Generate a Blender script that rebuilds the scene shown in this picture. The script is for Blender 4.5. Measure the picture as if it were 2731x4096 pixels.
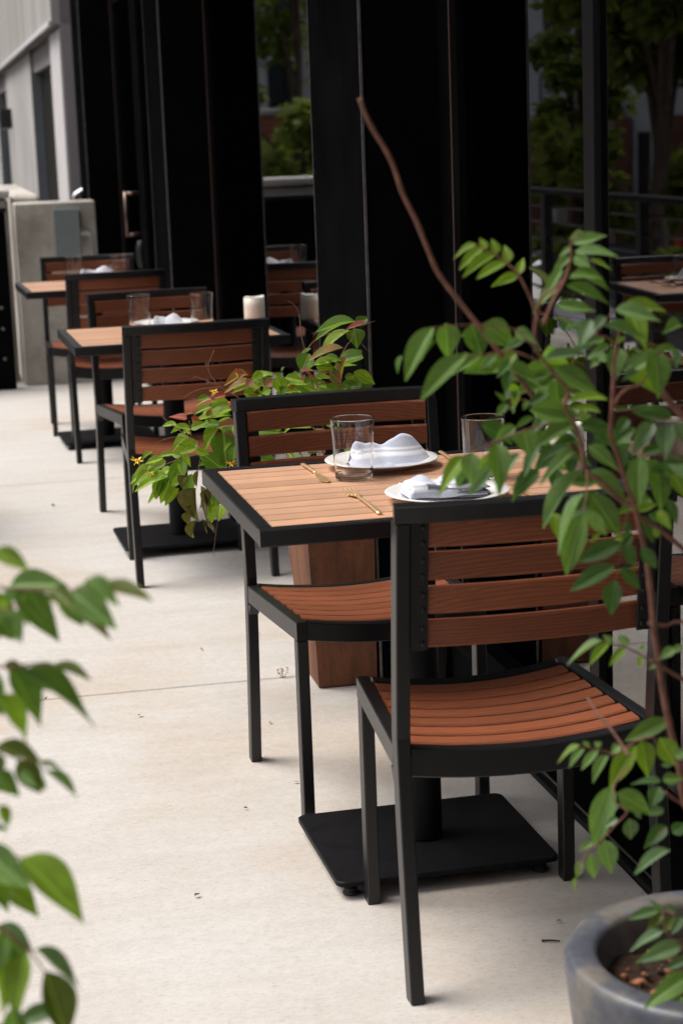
import bpy, bmesh, math, random
from mathutils import Vector, Matrix
S = bpy.context.scene
for o in list(bpy.data.objects): bpy.data.objects.remove(o)
COL = S.collection
rad = math.radians
# ------------------------------------------------------------------ camera
cd = bpy.data.cameras.new('camera'); cam = bpy.data.objects.new('camera', cd); COL.objects.link(cam); S.camera = cam
YAW, PITCH, ROLL = 0.1995, 0.1970, -0.0372
fw = Vector((math.sin(YAW)*math.cos(PITCH), math.cos(YAW)*math.cos(PITCH), -math.sin(PITCH)))
rt = Vector((math.cos(YAW), -math.sin(YAW), 0)); up = rt.cross(fw)
r2 = math.cos(ROLL)*rt + math.sin(ROLL)*up; u2 = -math.sin(ROLL)*rt + math.cos(ROLL)*up
cam.matrix_world = Matrix(((r2.x, u2.x, -fw.x, 0), (r2.y, u2.y, -fw.y, 0), (r2.z, u2.z, -fw.z, 1.4058), (0, 0, 0, 1)))
cd.sensor_fit = 'VERTICAL'; cd.sensor_height = 36; cd.sensor_width = 24; cd.lens = 67.8
cd.clip_start = 0.05; cd.clip_end = 400
cd.dof.use_dof = True; cd.dof.focus_distance = 3.95; cd.dof.aperture_fstop = 5.9
# ------------------------------------------------------------------ sky, sun, exposure
w = bpy.data.worlds.new('World'); S.world = w; w.use_nodes = True
nt = w.node_tree; bg = nt.nodes['Background']
sky = nt.nodes.new('ShaderNodeTexSky'); sky.sky_type = 'NISHITA'; sky.sun_disc = False
SUN_EL, SUN_AZ = rad(62), rad(-72)          # azimuth from +Y towards +X
sky.sun_elevation = SUN_EL; sky.sun_rotation = SUN_AZ; sky.air_density = 1.0; sky.dust_density = 4.0; sky.ozone_density = 1.0
hsv = nt.nodes.new('ShaderNodeHueSaturation'); hsv.inputs['Saturation'].default_value = 0.35   # overcast: a white sky
nt.links.new(sky.outputs[0], hsv.inputs['Color']); nt.links.new(hsv.outputs[0], bg.inputs[0])
bg.inputs[1].default_value = 0.10
sl = bpy.data.lights.new('sun', 'SUN'); sl.energy = 1.5; sl.angle = rad(32); sl.color = (1, .965, .92)
so = bpy.data.objects.new('sun', sl); COL.objects.link(so)
sd = Vector((math.sin(SUN_AZ)*math.cos(SUN_EL), math.cos(SUN_AZ)*math.cos(SUN_EL), math.sin(SUN_EL)))
so.rotation_euler = sd.to_track_quat('Z', 'Y').to_euler(); so.location = sd*30
vs = S.view_settings; vs.view_transform = 'Standard'; vs.look = 'None'; vs.exposure = 1.14; vs.gamma = 1; vs.use_curve_mapping = False
S.render.engine = 'CYCLES'; S.cycles.max_bounces = 10; S.cycles.transparent_max_bounces = 12

# ------------------------------------------------------------------ helpers
def tag(o, label=None, cat=None, group=None, kind=None):
    if label: o['label'] = label
    if cat: o['category'] = cat
    if group: o['group'] = group
    if kind: o['kind'] = kind
    return o
def empty(name, loc=(0, 0, 0), rz=0, label=None, cat=None, group=None, parent=None):
    o = bpy.data.objects.new(name, None); COL.objects.link(o); o.location = loc; o.rotation_euler = (0, 0, rz)
    o.empty_display_size = .05
    if parent: o.parent = parent
    return tag(o, label, cat, group)
def copy_tree(o, parent=None):
    c = o.copy(); COL.objects.link(c); c.parent = parent
    for ch in o.children: copy_tree(ch, c)
    return c
class MB:
    def __init__(s): s.v = []; s.f = []; s.sm = []
    def add(s, vs, fs, smooth=False):
        n = len(s.v); s.v += [tuple(q) for q in vs]; s.f += [tuple(i+n for i in f) for f in fs]; s.sm += [smooth]*len(fs); return s
    def box(s, x0, x1, y0, y1, z0, z1, c=0.0):
        if c <= 0:
            return s.add([(x0,y0,z0),(x1,y0,z0),(x1,y1,z0),(x0,y1,z0),(x0,y0,z1),(x1,y0,z1),(x1,y1,z1),(x0,y1,z1)],
                         [(0,3,2,1),(4,5,6,7),(0,1,5,4),(1,2,6,5),(2,3,7,6),(3,0,4,7)])
        bm = bmesh.new(); bmesh.ops.create_cube(bm, size=1)
        for v in bm.verts: v.co = Vector(((x0+x1)/2+v.co.x*(x1-x0), (y0+y1)/2+v.co.y*(y1-y0), (z0+z1)/2+v.co.z*(z1-z0)))
        bmesh.ops.bevel(bm, geom=bm.edges[:], offset=c, segments=1, affect='EDGES', profile=.5)
        bm.verts.index_update(); s.add([v.co[:] for v in bm.verts], [[v.index for v in f.verts] for f in bm.faces]); bm.free(); return s
    def sweep(s, path, a, b, ref, c=.002, wf=None, smooth=False):
        # rectangular section: size a along ref, b across; chamfer c
        P = [Vector(p) for p in path]; ref = Vector(ref); rings = []
        sec = []
        for sx, sy in ((1,1),(-1,1),(-1,-1),(1,-1)):
            p1 = (sx*(a/2-c), sy*b/2); p2 = (sx*a/2, sy*(b/2-c))
            sec += [p2, p1] if sx*sy > 0 else [p1, p2]
        for i, p in enumerate(P):
            t = (P[min(i+1, len(P)-1)]-P[max(i-1, 0)]).normalized()
            A = (ref-t*ref.dot(t)).normalized(); B = t.cross(A)
            k = wf[i] if wf else 1
            rings.append([p+A*q[0]*k+B*q[1] for q in sec])
        n = 8; vs = [q for r in rings for q in r]; fs = []
        for i in range(len(P)-1):
            for j in range(n): fs.append((i*n+j, i*n+(j+1) % n, (i+1)*n+(j+1) % n, (i+1)*n+j))
        fs.append(tuple(range(n-1, -1, -1))); fs.append(tuple(range((len(P)-1)*n, len(P)*n)))
        return s.add(vs, fs, smooth)
    def tube(s, path, r0, r1=None, n=8, cap=True, knot=0):
        r1 = r0 if r1 is None else r1; P = [Vector(p) for p in path]; m = len(P); vs = []; fs = []
        A = None
        for i, p in enumerate(P):
            t = (P[min(i+1, m-1)]-P[max(i-1, 0)]).normalized()
            if A is None: A = t.orthogonal().normalized()
            A = (A-t*A.dot(t)).normalized(); B = t.cross(A); r = (r0+(r1-r0)*i/max(m-1, 1))*(1+knot*((1.0 if i % 6 == 3 else 0)+.35*math.sin(i*2.7)))
            vs += [p+(A*math.cos(6.28319*j/n)+B*math.sin(6.28319*j/n))*r for j in range(n)]
        for i in range(m-1):
            for j in range(n): fs.append((i*n+j, i*n+(j+1) % n, (i+1)*n+(j+1) % n, (i+1)*n+j))
        if cap: fs += [tuple(range(n-1, -1, -1)), tuple(range((m-1)*n, m*n))]
        return s.add(vs, fs, True)
    def lathe(s, prof, n=32, cx=0, cy=0, closed=False):
        vs = []; fs = []; m = len(prof)
        for r, z in prof:
            vs += [(cx+r*math.cos(6.28319*j/n), cy+r*math.sin(6.28319*j/n), z) for j in range(n)]
        for i in range(m if closed else m-1):
            k = (i+1) % m
            for j in range(n): fs.append((i*n+j, i*n+(j+1) % n, k*n+(j+1) % n, k*n+j))
        if not closed:
            if prof[0][0] > 1e-6: fs.append(tuple(range(n-1, -1, -1)))
            if prof[-1][0] > 1e-6: fs.append(tuple(range((m-1)*n, m*n)))
        return s.add(vs, fs, True)
    def grid(s, fn, nu, nv, smooth=True):
        vs = [fn(i/nu, j/nv) for i in range(nu+1) for j in range(nv+1)]
        fs = [(i*(nv+1)+j, (i+1)*(nv+1)+j, (i+1)*(nv+1)+j+1, i*(nv+1)+j+1) for i in range(nu) for j in range(nv)]
        return s.add(vs, fs, smooth)
    def mesh(s, name, mat):
        me = bpy.data.meshes.new(name); me.from_pydata(s.v, [], s.f); me.polygons.foreach_set('use_smooth', s.sm)
        if mat: me.materials.append(mat)
        me.validate(); me.update(); return me
    def build(s, name, mat, parent=None, loc=None):
        return put(name, s.mesh(name, mat), parent, loc)
def put(name, me, parent=None, loc=None):
    o = bpy.data.objects.new(name, me); COL.objects.link(o)
    if parent: o.parent = parent
    if loc: o.location = loc
    return o
def smoothpath(pts, n=4):
    P = [Vector(p) for p in pts]; out = []
    for i in range(len(P)-1):
        p0, p1, p2, p3 = P[max(i-1, 0)], P[i], P[i+1], P[min(i+2, len(P)-1)]
        for k in range(n):
            t = k/n
            out.append(.5*((2*p1)+(p2-p0)*t+(2*p0-5*p1+4*p2-p3)*t*t+(3*p1-p0-3*p2+p3)*t**3))
    out.append(P[-1]); return out

# ------------------------------------------------------------------ materials
def new_mat(name):
    m = bpy.data.materials.new(name); m.use_nodes = True; n = m.node_tree.nodes; return m, n, m.node_tree.links, n['Principled BSDF']
def coords(n, l, scale=(1, 1, 1), kind='Object'):
    tc = n.new('ShaderNodeTexCoord'); mp = n.new('ShaderNodeMapping'); mp.inputs['Scale'].default_value = scale
    l.new(tc.outputs[kind], mp.inputs[0]); return mp.outputs[0]
def noise(n, l, vec, sc, det=4, rough=.55):
    t = n.new('ShaderNodeTexNoise'); t.inputs['Scale'].default_value = sc; t.inputs['Detail'].default_value = det; t.inputs['Roughness'].default_value = rough
    l.new(vec, t.inputs['Vector']); return t.outputs[0]
def ramp(n, l, fac, stops):
    r = n.new('ShaderNodeValToRGB'); e = r.color_ramp.elements
    e[0].position, e[0].color = stops[0][0], (*stops[0][1], 1); e[1].position, e[1].color = stops[-1][0], (*stops[-1][1], 1)
    for p, c in stops[1:-1]: q = e.new(p); q.color = (*c, 1)
    l.new(fac, r.inputs[0]); return r.outputs[0]
def mix(n, l, fac, a, b, mode='MIX'):
    m = n.new('ShaderNodeMix'); m.data_type = 'RGBA'; m.blend_type = mode
    for k, v in ((0, fac), (6, a), (7, b)):
        if hasattr(v, 'default_value') or hasattr(v, 'is_linked'): l.new(v, m.inputs[k])
        else: m.inputs[k].default_value = v if k == 0 else (*v, 1)
    return m.outputs[2]
def bump(n, l, h, strength, dist, bs):
    b = n.new('ShaderNodeBump'); b.inputs['Strength'].default_value = strength; b.inputs['Distance'].default_value = dist
    l.new(h, b.inputs['Height']); l.new(b.outputs[0], bs.inputs['Normal'])
def simple(name, col, rough=.5, metal=0, var=.12, nsc=40, spec=.5, bstr=0, bdist=.001, stretch=(1, 1, 1)):
    m, n, l, b = new_mat(name); v = coords(n, l, stretch); f = noise(n, l, v, nsc)
    c = ramp(n, l, f, [(.3, tuple(x*(1-var) for x in col)), (.7, tuple(min(1, x*(1+var)) for x in col))])
    l.new(c, b.inputs['Base Color']); b.inputs['Roughness'].default_value = rough; b.inputs['Metallic'].default_value = metal
    b.inputs['Specular IOR Level'].default_value = spec
    if bstr: bump(n, l, f, bstr, bdist, b)
    return m
def wood_mat(name, col, rough, spec=.35, gr=.92):
    m, n, l, b = new_mat(name); oi = n.new('ShaderNodeObjectInfo')
    tc = n.new('ShaderNodeTexCoord'); ad = n.new('ShaderNodeVectorMath'); ad.operation = 'ADD'
    cb = n.new('ShaderNodeCombineXYZ'); mu = n.new('ShaderNodeMath'); mu.operation = 'MULTIPLY'; mu.inputs[1].default_value = 37
    l.new(oi.outputs['Random'], mu.inputs[0])
    for k in range(3): l.new(mu.outputs[0], cb.inputs[k])
    l.new(tc.outputs['Object'], ad.inputs[0]); l.new(cb.outputs[0], ad.inputs[1])
    mp = n.new('ShaderNodeMapping'); mp.inputs['Scale'].default_value = (2.2, 22, 22); l.new(ad.outputs[0], mp.inputs[0])
    wv = n.new('ShaderNodeTexWave'); wv.wave_type = 'RINGS'; wv.rings_direction = 'X'; wv.inputs['Scale'].default_value = 2.6; wv.inputs['Distortion'].default_value = 5; wv.inputs['Detail'].default_value = 3; wv.inputs['Detail Scale'].default_value = 1.4
    l.new(mp.outputs[0], wv.inputs['Vector'])
    mp2 = n.new('ShaderNodeMapping'); mp2.inputs['Scale'].default_value = (14, 300, 300); l.new(ad.outputs[0], mp2.inputs[0])
    nz = noise(n, l, mp2.outputs[0], 1.0, 3)
    nb = noise(n, l, tc.outputs['Object'], 5, 3)
    c1 = ramp(n, l, wv.outputs[1], [(0, tuple(x*gr for x in col)), (.55, col), (1, tuple(x*(2-gr)*.98 for x in col))])
    c2 = ramp(n, l, nz, [(.3, (.88, .88, .88)), (.7, (1.07, 1.07, 1.07))])
    c3 = ramp(n, l, oi.outputs['Random'], [(0, (.82, .81, .80)), (.5, (1, 1, 1)), (1, (1.13, 1.11, 1.08))])
    c4 = ramp(n, l, nb, [(.35, (.92, .92, .92)), (.65, (1.05, 1.05, 1.05))])
    c = mix(n, l, 1, c1, c2, 'MULTIPLY'); c = mix(n, l, 1, c, c3, 'MULTIPLY'); c = mix(n, l, 1, c, c4, 'MULTIPLY')
    l.new(c, b.inputs['Base Color']); b.inputs['Roughness'].default_value = rough; b.inputs['Specular IOR Level'].default_value = spec
    bump(n, l, nz, .25, .0006, b); return m
M = {}
M['seatwood'] = wood_mat('brown composite slat', (.22, .066, .028), .48, .34, .80)
M['tablewood'] = wood_mat('tan composite slat', (.53, .30, .185), .42, .55)
M['frame'] = simple('black powder coat', (.008, .0076, .0084), .36, 0, .15, 300, .42, .12, .0003)
M['plate_steel'] = simple('black steel plate', (.006, .006, .0072), .5, 0, .3, 25, .14, .1, .0004)
M['panel'] = simple('black wall panel', (.0042, .0041, .0043), .5, 0, .25, 5, .0)
M['mullion'] = simple('bronze black aluminium', (.011, .010, .0105), .45, 0, .1, 50, .10)
M['trim'] = simple('worn aluminium edge', (.16, .15, .15), .45, .6, .3, 40)
M['bronze'] = simple('bronze gasket', (.06, .036, .028), .5, 0, .2, 60)
M['spacer'] = simple('green glass edge', (.004, .018, .010), .3, 0, .5, 200)
M['handle'] = simple('brushed bronze', (.16, .11, .09), .3, .9, .1, 80)
M['white_china'] = simple('glazed china', (.80, .78, .74), .12, 0, .02, 20)
M['gold'] = simple('brushed gold', (.88, .60, .30), .34, .8, .06, 90)
M['rubber'] = simple('black rubber', (.02, .02, .02), .7)
M['soil'] = simple('soil', (.03, .017, .01), .95, 0, .7, 60, .2, .8, .01)
M['stem'] = simple('reddish bark', (.17, .075, .05), .75, 0, .35, 90, .3, .4, .001)
M['twig'] = simple('dry twig', (.24, .13, .085), .8, 0, .3, 120, .2)
M['galv'] = simple('grey green painted steel', (.17, .20, .195), .5, .1, .06, 15)
M['pipe'] = simple('galvanised pipe', (.5, .5, .52), .4, .7, .1, 30)
M['mauve'] = simple('mauve grey render', (.26, .225, .225), .85, 0, .06, 3)
M['pale_jamb'] = simple('pale jamb', (.55, .52, .52), .8, 0, .08, 4)
M['grey_jamb'] = simple('grey jamb', (.16, .165, .175), .8, 0, .08, 4)
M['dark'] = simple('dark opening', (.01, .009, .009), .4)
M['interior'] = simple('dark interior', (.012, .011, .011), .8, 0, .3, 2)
M['asphalt'] = simple('asphalt', (.05, .05, .052), .9, 0, .25, 30, .3, .4, .004)
M['brick'] = None
M['grey_clad'] = simple('grey cladding', (.46, .46, .48), .8, 0, .1, 2)
M['bark'] = simple('tree bark', (.09, .065, .05), .9, 0, .4, 15, .2, .6, .01)
M['car'] = simple('silver car paint', (.42, .42, .50), .28, .5, .05, 10)
M['carglass'] = simple('dark car glass', (.02, .025, .03), .08)
M['tyre'] = simple('tyre', (.015, .015, .015), .8)
M['cone'] = simple('orange plastic', (.6, .09, .02), .5)
M['conewhite'] = simple('white band', (.7, .7, .7), .5)
M['pebble'] = simple('terracotta pebble', (.32, .12, .06), .85, 0, .4, 50, .3, .4, .002)
M['petal'] = simple('yellow petal', (.75, .48, .03), .6, 0, .15, 80)
M['petal_red'] = simple('orange petal', (.7, .13, .03), .6, 0, .15, 80)

def concrete(name, c0, c1, c2, speck=.5, sc=1.0, rough=.85):
    m, n, l, b = new_mat(name); v = coords(n, l)
    big = noise(n, l, v, .9*sc, 5, .6); vs_ = coords(n, l, (1.2, 5, 1)); streak = noise(n, l, vs_, 2.2*sc, 5, .65)
    grit = noise(n, l, coords(n, l, (1, 2.2, 1)), 75, 4, .75); fine = noise(n, l, v, 220, 3, .7); med = noise(n, l, v, 38, 4, .6)
    c = ramp(n, l, big, [(.36, c0), (.5, c1), (.66, c2)])
    c = mix(n, l, 1, c, ramp(n, l, streak, [(.3, (.95, .938, .925)), (.62, (1.03, 1.03, 1.03))]), 'MULTIPLY')
    c = mix(n, l, 1, c, ramp(n, l, med, [(.3, (.94, .93, .92)), (.7, (1.04, 1.04, 1.04))]), 'MULTIPLY')
    c = mix(n, l, speck, c, ramp(n, l, fine, [(.26, (.45, .40, .36)), (.42, (1, 1, 1)), (.9, (1.12, 1.12, 1.12))]), 'MULTIPLY')
    c = mix(n, l, speck, c, ramp(n, l, grit, [(.30, (.55, .49, .44)), (.46, (1, 1, 1)), (.75, (1.10, 1.10, 1.10))]), 'MULTIPLY')
    vo = n.new('ShaderNodeTexVoronoi'); vo.inputs['Scale'].default_value = 26; l.new(v, vo.inputs['Vector'])
    spot = ramp(n, l, vo.outputs['Distance'], [(.05, (1, 1, 1)), (.13, (0, 0, 0))])
    gate = ramp(n, l, noise(n, l, v, 5, 2), [(.56, (0, 0, 0)), (.68, (1, 1, 1))])
    sg = mix(n, l, 1, spot, gate, 'MULTIPLY'); sm = n.new('ShaderNodeMath'); sm.operation = 'MULTIPLY'; sm.inputs[1].default_value = .5
    l.new(sg, sm.inputs[0]); c = mix(n, l, sm.outputs[0], c, (.40, .19, .07))
    l.new(c, b.inputs['Base Color']); b.inputs['Roughness'].default_value = rough; b.inputs['Specular IOR Level'].default_value = .3
    bump(n, l, fine, .3, .0012, b); return m
M['floor'] = concrete('broom finished concrete', (.43, .372, .315), (.46, .430, .398), (.485, .467, .445))
M['wallconc'] = concrete('cast concrete', (.30, .272, .238), (.44, .41, .365), (.52, .49, .445), .25, 3.0)
M['paleconc'] = concrete('pale weathered concrete', (.36, .345, .33), (.44, .425, .41), (.49, .475, .46), .1, .5)
def clad():
    m, n, l, b = new_mat('streaked pale cladding'); v = coords(n, l, (1, 1.6, .05)); f = noise(n, l, v, 2.4, 5, .6)
    c = ramp(n, l, f, [(.3, (.22, .21, .20)), (.5, (.33, .305, .285)), (.7, (.42, .395, .375))]); l.new(c, b.inputs['Base Color']); b.inputs['Roughness'].default_value = .85; return m
M['clad'] = clad()
def corten():
    m, n, l, b = new_mat('rusted steel'); v = coords(n, l); v2 = coords(n, l, (6, 6, .8)); a = noise(n, l, v2, 3, 5, .6); f = noise(n, l, v, 120, 4, .7); g = noise(n, l, v, 9, 4)
    c = ramp(n, l, a, [(.3, (.085, .03, .014)), (.5, (.19, .068, .028)), (.75, (.30, .115, .05))])
    c = mix(n, l, 1, c, ramp(n, l, g, [(.3, (.75, .72, .7)), (.7, (1.1, 1.1, 1.1))]), 'MULTIPLY')
    c = mix(n, l, .6, c, ramp(n, l, f, [(.3, (.6, .55, .5)), (.7, (1.15, 1.15, 1.15))]), 'MULTIPLY')
    l.new(c, b.inputs['Base Color']); b.inputs['Roughness'].default_value = .75; bump(n, l, f, .3, .0008, b); return m
M['corten'] = corten()
def glaze():
    m, n, l, b = new_mat('blue brown pottery glaze'); v = coords(n, l); a = noise(n, l, v, 11, 6, .65); f = noise(n, l, v, 60, 4); 
    c = ramp(n, l, a, [(.32, (.045, .05, .07)), (.48, (.085, .088, .10)), (.60, (.15, .13, .105)), (.72, (.12, .125, .135))])
    c = mix(n, l, .5, c, ramp(n, l, f, [(.3, (.6, .6, .6)), (.7, (1.2, 1.2, 1.2))]), 'MULTIPLY')
    gq = n.new('ShaderNodeNewGeometry'); c = mix(n, l, mix(n, l, 1, ramp(n, l, gq.outputs['Pointiness'], [(.60, (0, 0, 0)), (.72, (.8, .8, .8))]), ramp(n, l, f, [(.35, (.25, .25, .25)), (.6, (1, 1, 1))]), 'MULTIPLY'), c, (.40, .39, .37))
    l.new(c, b.inputs['Base Color']); b.inputs['Roughness'].default_value = .42; bump(n, l, f, .35, .002, b); return m
M['glaze'] = glaze()
def brickm():
    m, n, l, b = new_mat('far brick'); v = coords(n, l, (1, 1, 1)); t = n.new('ShaderNodeTexBrick'); t.inputs['Scale'].default_value = 4
    rot = n.new('ShaderNodeMapping'); rot.inputs['Rotation'].default_value = (rad(90), 0, rad(90)); l.new(v, rot.inputs[0]); l.new(rot.outputs[0], t.inputs['Vector'])
    t.inputs['Color1'].default_value = (.24, .075, .045, 1); t.inputs['Color2'].default_value = (.30, .10, .06, 1); t.inputs['Mortar'].default_value = (.25, .2, .17, 1)
    l.new(t.outputs[0], b.inputs['Base Color']); b.inputs['Roughness'].default_value = .9; return m
M['brick'] = brickm()
def tumbler_glass():
    m, n, l, b = new_mat('clear glass'); b.inputs['Base Color'].default_value = (1, 1, 1, 1); b.inputs['Roughness'].default_value = .0
    b.inputs['Transmission Weight'].default_value = 1; b.inputs['IOR'].default_value = 1.45; return m
M['glass'] = tumbler_glass()
def pane_glass():
    # insulated unit: reflective by Fresnel, otherwise see-through with a slight grey-green tint
    m, n, l, b = new_mat('window glass'); n.remove(b); out = n['Material Output']
    g = n.new('ShaderNodeBsdfGlossy'); g.inputs['Roughness'].default_value = .004; g.inputs['Color'].default_value = (.93, .93, .95, 1)
    t = n.new('ShaderNodeBsdfTransparent'); t.inputs['Color'].default_value = (.62, .66, .64, 1)
    fr = n.new('ShaderNodeFresnel'); fr.inputs['IOR'].default_value = 2.5; mx = n.new('ShaderNodeMixShader')
    l.new(fr.outputs[0], mx.inputs[0]); l.new(t.outputs[0], mx.inputs[1]); l.new(g.outputs[0], mx.inputs[2]); l.new(mx.outputs[0], out.inputs['Surface']); return m
M['pane'] = pane_glass()
def wax():
    m, n, l, b = new_mat('ivory wax'); b.inputs['Base Color'].default_value = (.80, .70, .60, 1); b.inputs['Roughness'].default_value = .45
    b.inputs['Subsurface Weight'].default_value = .4; b.inputs['Subsurface Radius'].default_value = (.02, .012, .008); b.inputs['Subsurface Scale'].default_value = 1
    v = coords(n, l); f = noise(n, l, v, 30, 3); c = ramp(n, l, f, [(.3, (.76, .66, .56)), (.7, (.84, .75, .66))]); l.new(c, b.inputs['Base Color']); return m
M['wax'] = wax()
def linen(name, col, stripe):
    m, n, l, b = new_mat(name); v = coords(n, l); w1 = n.new('ShaderNodeTexWave'); w1.bands_direction = 'X'; w1.inputs['Scale'].default_value = 160; w1.inputs['Distortion'].default_value = 2; l.new(v, w1.inputs[0])
    w2 = n.new('ShaderNodeTexWave'); w2.bands_direction = 'Y'; w2.inputs['Scale'].default_value = 160; w2.inputs['Distortion'].default_value = 2; l.new(v, w2.inputs[0])
    f = noise(n, l, v, 260, 3); wv = mix(n, l, .5, w1.outputs[0], w2.outputs[0])
    c = ramp(n, l, f, [(.3, tuple(x*.86 for x in col)), (.7, col)])
    if stripe:
        sp = n.new('ShaderNodeSeparateXYZ'); l.new(coords(n, l), sp.inputs[0])
        ss = ramp(n, l, sp.outputs[2], [(.0, (0, 0, 0)), (.018, (0, 0, 0)), (.020, (1, 1, 1)), (.0235, (1, 1, 1)), (.0255, (0, 0, 0)), (.030, (0, 0, 0)), (.031, (1, 1, 1)), (.033, (0, 0, 0))])
        c = mix(n, l, ss, c, (.85, .85, .87))
    l.new(c, b.inputs['Base Color']); b.inputs['Roughness'].default_value = .95; b.inputs['Specular IOR Level'].default_value = .1; b.inputs['Sheen Weight'].default_value = .2
    bump(n, l, wv, .3, .0004, b); return m
M['linen'] = linen('pale blue grey linen', (.50, .525, .62), True)
M['linen_white'] = linen('white linen', (.70, .71, .77), False)
M['linen_edge'] = linen('charcoal hemmed linen', (.17, .17, .205), False)
def leaf_mat(name, col, back, rough=.5, spotted=None):
    m, n, l, b = new_mat(name); tc = n.new('ShaderNodeTexCoord'); oi = n.new('ShaderNodeObjectInfo')
    sep = n.new('ShaderNodeSeparateXYZ'); l.new(tc.outputs['Object'], sep.inputs[0])
    ab = n.new('ShaderNodeMath'); ab.operation = 'ABSOLUTE'; l.new(sep.outputs[0], ab.inputs[0])
    rib = ramp(n, l, ab.outputs[0], [(.012, (1, 1, 1)), (.035, (0, 0, 0))])
    # side veins: bands along y - k|x|
    mu = n.new('ShaderNodeMath'); mu.operation = 'MULTIPLY_ADD'; mu.inputs[1].default_value = -.7; l.new(ab.outputs[0], mu.inputs[0]); l.new(sep.outputs[1], mu.inputs[2])
    sn = n.new('ShaderNodeMath'); sn.operation = 'SINE'; m2 = n.new('ShaderNodeMath'); m2.operation = 'MULTIPLY'; m2.inputs[1].default_value = 62; l.new(mu.outputs[0], m2.inputs[0]); l.new(m2.outputs[0], sn.inputs[0])
    vein = ramp(n, l, sn.outputs[0], [(.80, (0, 0, 0)), (1.0, (.5, .5, .5))])
    f = noise(n, l, tc.outputs['Object'], 5, 4)
    c = ramp(n, l, f, [(.3, tuple(x*.72 for x in col)), (.7, tuple(min(1, x*1.2) for x in col))])
    if spotted:
        ge = n.new('ShaderNodeNewGeometry'); fs = noise(n, l, ge.outputs['Position'], 42, 3)
        c = mix(n, l, ramp(n, l, fs, [(.48, (0, 0, 0)), (.60, (1, 1, 1))]), c, spotted)
    c = mix(n, l, ramp(n, l, oi.outputs['Random'], [(0, (0, 0, 0)), (1, (.5, .5, .5))]), c, tuple(x*.6 for x in col))
    gp = n.new('ShaderNodeNewGeometry'); sp_ = noise(n, l, gp.outputs['Position'], 210, 2); c = mix(n, l, ramp(n, l, sp_, [(.68, (0, 0, 0)), (.74, (.8, .8, .8))]), c, (.13, .085, .03))
    light = tuple(min(1, x*1.7+.03) for x in col)
    c = mix(n, l, vein, c, tuple(min(1, x*1.25) for x in col)); c = mix(n, l, rib, c, light)
    gm = n.new('ShaderNodeNewGeometry'); c = mix(n, l, gm.outputs['Backfacing'], c, back)
    l.new(c, b.inputs['Base Color']); b.inputs['Roughness'].default_value = rough; b.inputs['Specular IOR Level'].default_value = .32
    tr = n.new('ShaderNodeBsdfTranslucent'); tcol = mix(n, l, 1, c, (1.5, 1.7, .6), 'MULTIPLY'); l.new(tcol, tr.inputs[0])
    mx = n.new('ShaderNodeMixShader'); mx.inputs[0].default_value = .38; l.new(b.outputs[0], mx.inputs[1]); l.new(tr.outputs[0], mx.inputs[2]); l.new(mx.outputs[0], n['Material Output'].inputs[0])
    bump(n, l, vein, -.3, .01, b); return m
LM = {
 'g': leaf_mat('leaf green', (.105, .185, .040), (.12, .19, .10)), 'd': leaf_mat('leaf dark green', (.055, .118, .030), (.07, .12, .05)),
 'l': leaf_mat('leaf light green', (.15, .25, .08), (.16, .24, .13)), 'y': leaf_mat('leaf yellow green', (.16, .25, .025), (.17, .25, .06)),
 'b': leaf_mat('leaf glossy blue green', (.11, .18, .085), (.15, .21, .15), .36), 'o': leaf_mat('leaf olive', (.09, .12, .02), (.10, .11, .035)),
 'Y': leaf_mat('leaf lime', (.22, .32, .030), (.26, .34, .09), .5), 'G': leaf_mat('leaf mid lime green', (.12, .215, .028), (.18, .26, .08), .5),
 'r': leaf_mat('leaf red', (.30, .06, .035), (.25, .10, .07)), 'p': leaf_mat('leaf pink', (.34, .14, .10), (.30, .17, .12), .5, (.14, .19, .05)),
 'k': leaf_mat('leaf orange', (.32, .15, .035), (.3, .18, .08), .45, (.15, .2, .04)), 'n': leaf_mat('leaf withered', (.105, .085, .035), (.13, .11, .06), .8)}
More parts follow.
